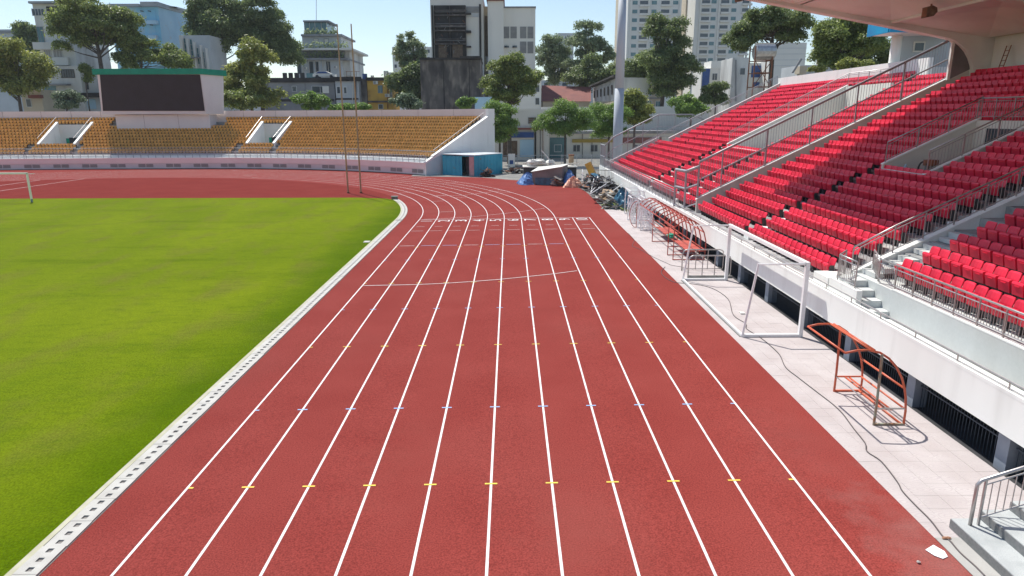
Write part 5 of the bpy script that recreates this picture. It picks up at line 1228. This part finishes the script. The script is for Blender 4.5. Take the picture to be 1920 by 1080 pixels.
# --- low white building behind the yard
B = Bld('low white service building with a blue sign board and shuttered door', 915, 1030, 205, 112, 8, 'b_white')
B.win(991, 221, 1001, 231, 1, 'wood_dark', 'b_grey', rows=3); B.blk(915, 240, 1018, 243, 'roof_red', -.5, 0, 'ledge'); B.blk(942, 248, 1001, 258, 'sign_blue', -.5, 0, 'sign_board'); B.blk(943, 264, 970, 294, 'wood_dark', -.08, 0, 'door'); B.blk(975, 262, 1001, 294, 'b_bluepale', -.1, 0, 'shutter')
B.tube([(1004, 220), (1004, 300)], .14, 'b_concrete_dark'); B.tube([(1013, 243), (1013, 300)], .06, 'b_concrete_dark'); B.tube([(1018, 243), (1018, 300)], .06, 'rust')
B = Bld('long low white wall building with a yellow banner and teal shutters', 1030, 1330, 246, 118, 6, 'b_white')
B.blk(1030, 246, 1330, 250, 'b_grey', -.8, 6.3, 'roof'); B.blk(1073, 261, 1150, 267, 'banner_yellow', -.3, 0, 'banner'); B.blk(1031, 258, 1062, 300, 'glass_teal', -.08, 0, 'shutter'); B.blk(1150, 258, 1240, 268, 'roof_red', -.3, 0, 'banner')
for x in (1092, 1110, 1128): B.tube([(x, 248), (x, 300)], .05, 'b_concrete_dark')
for x in (1040, 1075, 1108, 1150, 1190, 1230, 1270, 1300): B.win(x, 272, x + 12, 284, 2)
B = Bld('low white roof with stored white sheets behind the round trees', 1015, 1330, 200, 124, 3, 'b_white', cat='building')
t = thing('building', 'long hall with a red-brown tiled roof behind the round trees', 'building', (0, 150, 0))
a = at(1016, 160, Y=158); c = at(1108, 163, Y=158); d = at(1108, 190, Y=150); e = at(1016, 190, Y=150)
MB().add([(e.x, 0, e.z), (d.x, 0, d.z), (c.x, 8, c.z), (a.x, 8, a.z), (e.x, 16, e.z), (d.x, 16, d.z)], [(0, 1, 2, 3), (3, 2, 5, 4), (0, 3, 4), (1, 5, 2)]).obj('roof', 'roof_red', t); MB().box(e.x + .2, d.x - .2, .3, 15.7, 0, e.z - .01).obj('wall', 'b_tan', t)
B = Bld('beige office block with shuttered windows behind the lamp mast', 1165, 1242, 130, 150, 10, 'b_tan')
B.blk(1163, 126, 1244, 131, 'b_grey', -.6, 10, 'parapet')
for y in (140, 168, 190):
    for x in (1176, 1196, 1214, 1230): B.win(x, y, x + 7, y + 11, 2, 'glass_teal', 'b_white')
B.blk(1165, 158, 1242, 161, 'b_grey', -.3, 0, 'band'); B.blk(1165, 183, 1242, 185, 'b_grey', -.3, 0, 'band')
t = thing('building', 'cream arcade wall with a sloping dark eave left of the lamp mast', 'building', (0, 0, 0))
A = [at(1112, 165, Y=152), at(1160, 145, Y=128), at(1160, 188, Y=128), at(1112, 192, Y=152)]
MB().add(A + [p + Vector((6, 2, 0)) for p in A], [(0, 3, 2, 1), (0, 1, 5, 4), (2, 3, 7, 6), (0, 4, 7, 3), (1, 2, 6, 5)]).obj('wall', 'b_cream', t)
E0 = [A[0] + Vector((-.4, -.3, .3)), A[1] + Vector((-.4, -.3, .3))]; MB().bar(E0[0], E0[1], 1.2, .3).obj('eave', 'b_concrete_dark', t)
MB().add([A[3], A[2], Vector((A[2].x, A[2].y, 0)), Vector((A[3].x, A[3].y, 0))], [(0, 3, 2, 1)]).obj('wall', 'b_tan', t)
for i in range(7):
    u = (i + .5) / 7; top_ = A[0] * (1 - u) + A[1] * u; bot = A[3] * (1 - u) + A[2] * u; p = top_ * .75 + bot * .25; q = top_ * .3 + bot * .7; MB().bar(p + Vector((-.12, -.05, 0)), q + Vector((-.12, -.05, 0)), .8, .15).obj('opening', 'b_stain', t)
# --- high rise towers
def tower(label, px0, px1, Y, pyb, cols, n, off, side=None):
    B = Bld(label, px0, px1, -60, Y, 25, 'b_tower', 'tower block', zb=0)
    x0, zb = B.L(px0, pyb); x1, zt = B.L(px1, -58)
    fh = 3.6
    wm = MB().box(0, 2.2, -.12, -.01, 0, 1.5).mesh('window', 'glass_teal'); wm2 = MB().box(0, 3.6, -.12, -.01, 0, 1.5).mesh('window', 'glass_dark')
    bm_ = MB().box(-.2, 4.2, -1.1, -.02, -.9, -.1).mesh('balcony', 'b_white'); pm2 = MB().box(0, .8, -.6, -.01, zb, zt).mesh('pier', 'b_white')
    z = zt - fh; i = 0
    while z > zb and i < 22:
        for j, cpx in enumerate(cols):
            cx = B.L(cpx, 10)[0]; wide = j % 2 == off
            inst('window', wm2 if wide else wm, B.t, (cx, 0, z))
            if wide: inst('balcony', bm_, B.t, (cx, 0, z))
        z -= fh; i += 1
    for cpx in (cols[0] - 4, (cols[1] + cols[2]) / 2 + 4, cols[-1] + 12): inst('pier', pm2, B.t, (B.L(cpx, 10)[0], 0, 0))
    return B
tower('pale high-rise tower block left of the tall tree', 1180, 1281, 320, 150, (1186, 1200, 1222, 1240, 1262), 15, 1)
tower('pale high-rise tower block right of the tall tree, above the white buildings', 1308, 1408, 330, 150, (1316, 1334, 1352, 1372, 1392), 15, 0)
Bx = Bld('narrow cream side tower attached to the right high-rise', 1290, 1310, -60, 345, 22, 'b_tan', 'tower block')
for i in range(14):
    x, z = Bx.L(1296, -20 + i * 14); MB().box(x, x + 2.2, -.12, -.01, z, z + 1.5).obj('window', 'glass_dark', Bx.t)
Bx = Bld('narrow cream side tower attached to the left high-rise', 1170, 1181, -60, 335, 22, 'b_tan', 'tower block')
for (x0, x1, yt, Yd, m_, lab) in ((330, 470, 168, 230, 'b_greylight', 'far low grey building seen between the trunks right of the scoreboard'), (735, 812, 88, 260, 'b_white', 'far pale block half hidden by the airy tree beside the burnt tower'), (1046, 1076, 62, 300, 'b_greylight', 'distant grey tower between the two airy trees'), (1010, 1180, 150, 240, 'b_greylight', 'distant low grey block behind the red-brown roof'), (1360, 1480, 128, 230, 'b_white', 'distant pale block behind the water tower')):
    B = Bld(lab, x0, x1, yt, Yd, 12, m_)
    for k in range(3):
        for q in range(5): xx = x0 + (x1 - x0) * (q + .3) / 5; B.win(xx, yt + 5 + k * 14, xx + (x1 - x0) * .06, yt + 11 + k * 14, 1)
# --- white buildings right of centre
B = Bld('white house with a dark blue strip right of the tall tree', 1316, 1374, 128, 165, 8, 'b_white'); B.blk(1318, 129, 1329, 168, 'sign_blue', -.1, 0, 'blue_strip'); B.blk(1334, 114, 1372, 128, 'b_tower', -.1, 6, 'upper_wall')
for x in (1336, 1352): B.win(x, 138, x + 8, 150, 2)
B = Bld('plain cream gable wall left of the rusty water tower', 1374, 1404, 108, 150, 8, 'b_cream'); B.tube([(1380, 112), (1380, 190)], .12, 'b_grey'); B.win(1388, 128, 1396, 140, 1)
B = Bld('white and blue banded house behind the rusty water tower', 1406, 1444, 118, 155, 8, 'b_white'); B.blk(1410, 123, 1444, 145, 'sign_blue', -.1, 0, 'blue_band'); B.blk(1412, 154, 1444, 162, 'sign_blue', -.1, 0, 'blue_band')
B = Bld('large plain white panelled wall between two trees at right', 1446, 1513, 80, 150, 10, 'b_tower', cat='building')
for y in (90, 101, 112, 123): B.blk(1446, y, 1513, y + .5, 'b_greylight', -.04, 0, 'joint')
B = Bld('low grey house with small upper room above the stand parapet', 1500, 1600, 122, 120, 8, 'b_greylight'); B.blk(1500, 124, 1512, 138, 'b_tan', -1, 1, 'side_room'); B.blk(1556, 104, 1586, 122, 'b_tan', 1, 6, 'upper_room'); B.blk(1553, 117, 1590, 121, 'b_grey', -.5, 7, 'roof_slab'); B.win(1562, 108, 1570, 116, 1)
tag(MB().prism([(0, 0), (.25, .0), (1.1, 1.5), (.9, 1.6)], 0, .1, 'y').obj('satellite_dish', 'b_grey', None, at(1484, 137, Y=80)), 'tilted grey dish on the wall above the red seats', 'dish')
# water tower
Yw = 95; p0 = at(1408, 205, Y=Yw); p1 = at(1440, 205, Y=Yw); zt = at(1420, 113, Y=Yw).z
t = thing('water_tower', 'rusty steel water tower carrying a horizontal metal tank', 'water tower', ((p0.x + p1.x) / 2, Yw, 0)); hw = (p1.x - p0.x) / 2
for x in (-hw, hw):
    for y in (0, 2.2): MB().bar((x, y, 0), (x, y, zt + 1.8), .14).obj('leg', 'rust', t)
for z in (zt - 3.4, zt - 1.6, zt): 
    MB().bar((-hw, 0, z), (hw, 0, z), .12).obj('beam', 'rust', t); MB().bar((-hw, 2.2, z), (hw, 2.2, z), .12).obj('beam', 'rust', t); MB().bar((hw, 0, z), (hw, 2.2, z), .12).obj('beam', 'rust', t)
MB().bar((-hw, 0, zt - 3.4), (hw, 0, zt), .08).obj('brace', 'rust', t); MB().bar((hw, 0, zt - 3.4), (-hw, 0, zt), .08).obj('brace', 'rust', t)
MB().tube([(-1.0, 1.0, zt + 1.15), (-.85, 1.0, zt + 1.15), (1.5, .8, zt + 1.15), (1.7, .8, zt + 1.15)], [.85, 1.12, 1.12, .8], 20).obj('tank', 'tank_metal', t, smooth=False)
MB().tube([(1.7, .78, zt + 1.15), (1.78, .78, zt + 1.15)], .25, 10).obj('hatch', 'sign_blue', t)
# --- pavilion beyond the roof edge
t = thing('pavilion', 'grey pavilion with a round column and blue fascia at the end of the roof', 'building', (0, 0, 0))
c = at(1672, 148, X=26.6); cy = c.y
MB().tube([(26.6, cy, 9.0), (26.6, cy, 12.44)], .34, 16).obj('column', 'paint_white', t, smooth=True)
MB().box(27.2, 40, cy + .6, cy + .8, 9, 16).obj('wall', 'b_greylight', t)
b = MB(); b.box(24.9, 30.5, cy - 2.2, cy + .55, 12.45, 12.6); b.obj('soffit', 'pink_wall', t)
b = MB(); b.box(24.8, 30.6, cy - 2.35, cy - 2.21, 12.4, 13.6); b.box(24.75, 24.89, cy - 2.2, cy + .5, 12.4, 13.6); b.obj('fascia', 'fascia_blue', t)
MB().box(26.9, 33, cy - .6, cy - .4, 9.0, 10.35).obj('low_wall', 'pink_wall', t)
o = MB().box(28.1, 28.9, cy + .5, cy + .57, 11.4, 12.1).obj('window', 'b_white', t); MB().box(28.2, 28.8, cy + .47, cy + .495, 11.5, 12.0).obj('pane', 'glass_dark', o)
MB().box(27.8, 29.0, cy + .5, cy + .57, 9.0, 10.9).obj('door', 'glass_teal', t)
q = MB()
for i in range(12): q.bar((26.9, cy - .2 - i * .0, 9.5), (26.9, cy - .2, 11.0), .02) if i == 0 else q.bar((26.9 + i * .12, cy - .3, 9.4), (26.9 + i * .12, cy - .3, 11.0), .02)
q.obj('grille_bars', 'steel', t, kind='stuff')

# ================================================================== TREES
def leaf_cloud(name, parent, centers, nleaf, ls, m, seed, shell=.48):
    rn = np.random.default_rng(seed); C_ = np.array([c[:3] for c in centers]); Rr = np.array([c[3] for c in centers]); wts = Rr ** 2; wts = wts / wts.sum()
    ix = rn.choice(len(C_), nleaf, p=wts); d = rn.normal(size=(nleaf, 3)); d /= np.linalg.norm(d, axis=1)[:, None]; d[:, 2] = np.where(d[:, 2] < -.35, -d[:, 2] * .5, d[:, 2])
    rad = (shell + (1.06 - shell) * rn.random(nleaf) ** .6)[:, None]
    P = C_[ix] + d * rad * Rr[ix][:, None] * np.array([1, 1, .78]) + rn.normal(size=(nleaf, 3)) * (ls * .8 + .04 * Rr[ix][:, None])
    s = ls * (.6 + .8 * rn.random(nleaf))[:, None]
    n_ = d + rn.normal(size=(nleaf, 3)) * .7 + np.array([0, 0, .5]); n_ /= np.linalg.norm(n_, axis=1)[:, None]
    a = rn.normal(size=(nleaf, 3)); u = np.cross(n_, a); u /= np.linalg.norm(u, axis=1)[:, None]; v = np.cross(n_, u)
    V = np.stack([P - u * s, P + v * s * .55, P + u * s, P - v * s * .55], 1).reshape(-1, 3)
    me = bpy.data.meshes.new(name); me.vertices.add(len(V)); me.vertices.foreach_set('co', V.ravel()); me.loops.add(nleaf * 4); me.loops.foreach_set('vertex_index', np.arange(nleaf * 4, dtype=np.int32))
    me.polygons.add(nleaf); me.polygons.foreach_set('loop_start', np.arange(0, nleaf * 4, 4, dtype=np.int32)); me.polygons.foreach_set('loop_total', np.full(nleaf, 4, dtype=np.int32)); me.materials.append(M[m]); me.update(); me.validate()
    return inst(name, me, parent)
def tree(label, px, Y, pyt, pyb, halfw_px, m, seed, trunk_px=None, trunk_r=.3, zb=0., clusters=34, nleaf=7000, ls=.26, loose=0., name='tree', lobes=None, cr=.30, lean=0., th=None):
    """crown between image heights pyt and pyb at distance Y"""
    rn = random.Random(seed); top_ = at(px, pyt, Y=Y); bot = at(px, pyb, Y=Y); scl = (at(px + 10, pyt, Y=Y).x - top_.x) / 10
    tp = at(trunk_px if trunk_px else px, pyb, Y=Y); t = thing(name, label, 'tree', (tp.x, Y, zb)); ox = top_.x - tp.x
    rx = halfw_px * scl * 1.06; rz = (top_.z - bot.z) / 2; cz = (top_.z + bot.z) / 2 - zb; ry = rx * .8
    cs = []; tries = 0
    L = lobes or [(0, 0, .8, .8), (0, 0, .8, .8)] + [(.62 * math.cos(a_) * rn.uniform(.7, 1.1), .58 * math.sin(a_) * rn.uniform(.7, 1.15), rn.uniform(.3, .5), rn.uniform(.28, .45)) for a_ in [rn.uniform(0, 1) + i_ * 1.05 for i_ in range(6)]]
    while len(cs) < clusters and tries < 5000:
        tries += 1; lx, lz, lr, lh = rn.choice(L)
        th_ = rn.uniform(0, 6.28); u = rn.uniform(-1, 1); r = rn.uniform(.12, .95) ** .5; q = math.sqrt(1 - u * u)
        x, y, z = ox + (lx + q * math.cos(th_) * r * lr) * rx, q * math.sin(th_) * r * lr * ry, cz + (lz + u * r * lh) * rz
        cr_ = cr * 1.2 * (rx * rz) ** .5 * rn.uniform(.5, 1.2) * (lr if lobes else 1) ** .3
        if all((Vector((x, y, z)) - Vector(c[:3])).length > cr_ * (.48 + loose) for c in cs): cs.append((x, y, z, cr_))
    b = MB(); fork = max(.5, (cz - rz) * (.95 if (cz - rz) > 1 else 1) + rz * .12); tr = trunk_r
    top_p = Vector((ox * .6 + lean, 0, cz + rz * .35))
    b.tube([(0, 0, -.1), (lean * .2, .05, fork * .5), (lean * .45 + ox * .2, 0, fork), tuple(top_p)], [tr * 1.25, tr, tr * .85, tr * .25], 8); b.obj('trunk', 'bark', t)
    b = MB(); st = Vector((lean * .45 + ox * .2, 0, fork))
    for i, c in enumerate(cs):
        if i % 2 and len(cs) > 20: continue
        c = Vector(c[:3]); u = rn.uniform(0, .75); s0 = st.lerp(top_p, u); mid_ = s0.lerp(c, .5) + Vector((rn.uniform(-.3, .3), rn.uniform(-.3, .3), -abs(c.z - s0.z) * .12))
        b.tube([s0, mid_, c], [tr * .38 * (1 - u * .5), tr * .22, tr * .07], 5, False)
    b.obj('branch', 'bark', t)
    leaf_cloud('crown', t, cs, int(nleaf * 2.0), ls * .88, m, seed)
    return t
tree('yellow-green leafy tree at the left edge behind the amber seats', 22, 122, 66, 198, 58, 'leaf_yellow', 1, 36, .3, nleaf=13000, clusters=42, ls=.24)
tree('dark distant tree behind the tree at the left edge', 45, 175, 38, 110, 26, 'leaf_dark', 2, 52, .3, nleaf=6000, ls=.32)
tree('large round dark tree with spreading branches above the scoreboard', 166, 132, -6, 108, 80, 'leaf_mid', 3, 188, .42, nleaf=26000, clusters=64, ls=.24, cr=.30, lobes=[(0, .35, .75, .62), (-.45, -.35, .45, .45), (.55, .1, .42, .4), (-.55, .05, .4, .4), (.1, -.1, .6, .4)])
tree('low spreading dark tree just above the green rim of the scoreboard', 278, 134, 60, 132, 62, 'leaf_mid', 4, 258, .22, nleaf=14000, clusters=44, ls=.22, cr=.34, lobes=[(-.35, .35, .5, .55), (.3, -.25, .55, .55), (.75, -.6, .3, .4), (-.75, -.4, .3, .5)])
tree('small tree in front of the narrow grey house left of the scoreboard', 158, 126, 118, 158, 14, 'leaf_mid', 5, 160, .12, nleaf=2600, clusters=12, ls=.2)
tree('very tall dark green tree, left of the pair behind the scoreboard', 402, 158, -12, 128, 56, 'leaf_dark', 6, 408, .5, nleaf=20000, clusters=54, ls=.28, cr=.3)
tree('very tall dark green tree, right of the pair behind the scoreboard', 492, 162, -14, 132, 58, 'leaf_dark', 7, 486, .5, nleaf=22000, clusters=56, ls=.28, cr=.28, lobes=[(-.1, .5, .7, .55), (.1, -.2, .75, .5), (.6, -.6, .4, .35)])
tree('bright layered broadleaf tree right of the scoreboard', 470, 118, 82, 206, 66, 'leaf_yellow', 8, 470, .28, nleaf=15000, clusters=50, ls=.24, cr=.26, lobes=[(0, .4, .5, .6), (-.1, -.3, .95, .6)])
for (x, y0, y1, hw, s_, lab, m) in ((124, 170, 206, 30, 9, 'pale silvery bush behind the parapet left of the scoreboard', 'leaf_pale'), (582, 176, 207, 33, 10, 'light green bush behind the parapet left of the thin poles', 'leaf_bright'), (766, 176, 207, 31, 11, 'light green bush behind the parapet left of the dark concrete block', 'leaf_pale'), (872, 184, 206, 16, 12, 'small light green bush by the right end of the parapet', 'leaf_bright'), (660, 196, 207, 46, 13, 'low strip of fine green bushes behind the thin poles', 'leaf_bright'), (450, 170, 206, 40, 18, 'bright fine-leaved bush just right of the scoreboard housing', 'leaf_mid')):
    tree(lab, x, 113, y0, y1, hw, m, s_, None, .1, nleaf=3600, clusters=18, ls=.2, name='bush', cr=.36)
tree('sparse airy tree against the sky left of the burnt tower', 770, 150, 48, 150, 36, 'leaf_grey', 14, 782, .28, nleaf=6000, clusters=34, ls=.25, loose=.35, cr=.22)
tree('dense dark tree at the foot of the dark concrete block', 768, 142, 112, 205, 42, 'leaf_dark', 15, 772, .3, nleaf=12000, clusters=34, ls=.26)
tree('tall dense tree standing before the white louvred tower', 957, 104, 102, 210, 54, 'leaf_mid', 16, 955, .32, nleaf=24000, clusters=60, ls=.17, cr=.27, lobes=[(0, .5, .5, .5), (-.1, -.2, .9, .55), (.45, .1, .5, .5)])
for (x, y0, y1, hw, s_, lab, yy) in ((937, 190, 270, 35, 20, 'round-headed bright green tree above the right part of the container', 95), (1060, 188, 262, 48, 21, 'round-headed bright green tree behind the grey sacks', 98), (1142, 190, 264, 40, 22, 'round-headed bright green tree just left of the lamp mast', 102)):
    tree(lab, x, yy, y0, y1, hw, 'leaf_bright', s_, None, .16, nleaf=15000, clusters=40, ls=.12, cr=.34)
tree('yellow-green tree right of the lamp mast behind the railing', 1192, 108, 168, 240, 36, 'leaf_yellow', 23, 1190, .2, nleaf=9000, clusters=30, ls=.2)
tree('low bright green tree behind the railing of the red stand', 1296, 112, 182, 222, 42, 'leaf_bright', 24, None, .2, nleaf=8000, clusters=26, ls=.18)
tree('tall airy tree, left of two behind the red-brown roof', 1042, 175, 58, 165, 36, 'leaf_grey', 25, 1040, .3, nleaf=9000, clusters=36, ls=.26, loose=.15, cr=.24)
tree('tall airy tree, right of two behind the red-brown roof', 1104, 170, 42, 160, 46, 'leaf_grey', 26, 1092, .35, nleaf=11000, clusters=44, ls=.26, loose=.2, cr=.22, lobes=[(-.1, .5, .7, .5), (.5, .1, .5, .5), (-.4, -.4, .5, .5)])
tree('dark understorey tree between the airy trees and the lamp mast', 1120, 160, 108, 176, 52, 'leaf_dark', 27, None, .25, nleaf=9000, clusters=30, ls=.26)
tree('large tall tree between the two high-rise towers', 1258, 128, 26, 190, 58, 'leaf_dark', 28, 1240, .42, nleaf=26000, clusters=66, ls=.22, cr=.24, lobes=[(-.15, .55, .6, .45), (.1, -.1, .9, .5), (.15, -.55, .7, .4)])
tree('dark tree left of the large tall tree behind the mast', 1196, 135, 90, 180, 38, 'leaf_dark', 29, None, .25, nleaf=9000, clusters=30, ls=.24)
tree('small dark tree left of the rusty water tower', 1342, 125, 154, 200, 28, 'leaf_dark', 30, None, .16, nleaf=5000, clusters=20, ls=.2)
tree('spreading dark tree with pale forked trunk behind the water tower', 1448, 100, 2, 108, 72, 'leaf_dark', 31, 1450, .38, nleaf=22000, clusters=56, ls=.19, cr=.26, lobes=[(0, .3, .9, .55), (-.6, -.35, .4, .5), (.5, -.1, .5, .4)])
tree('bright leafy tree right of the white panelled wall', 1595, 92, 28, 138, 72, 'leaf_mid', 32, 1588, .38, nleaf=26000, clusters=64, ls=.17, cr=.26)
tree('dark tree close behind the white column of the pavilion', 1640, 100, 60, 150, 34, 'leaf_dark', 33, None, .25, nleaf=10000, clusters=30, ls=.18)
tree('low bright bush behind the white parapet near the pavilion', 1600, 84, 112, 140, 30, 'leaf_yellow', 34, None, .12, nleaf=5000, clusters=18, ls=.16, name='bush')
tree('small bush on the roof terrace behind the white parapet', 1532, 110, 122, 140, 14, 'leaf_yellow', 35, None, .08, nleaf=2000, clusters=10, ls=.16, name='bush')

# ------------------------------------------------------------------ air
hm = bpy.data.materials.new('haze'); hm.use_nodes = True; n = hm.node_tree.nodes
for x in list(n): n.remove(x)
o = n.new('ShaderNodeOutputMaterial'); v = n.new('ShaderNodeVolumePrincipled'); v.inputs['Color'].default_value = (.86, .93, 1, 1); v.inputs['Density'].default_value = .00016; v.inputs['Anisotropy'].default_value = .1
hm.node_tree.links.new(v.outputs[0], o.inputs['Volume']); M['haze'] = hm
o = MB().box(-710, 710, -310, 910, -1.1, 112).obj('haze', 'haze'); o['kind'] = 'stuff'
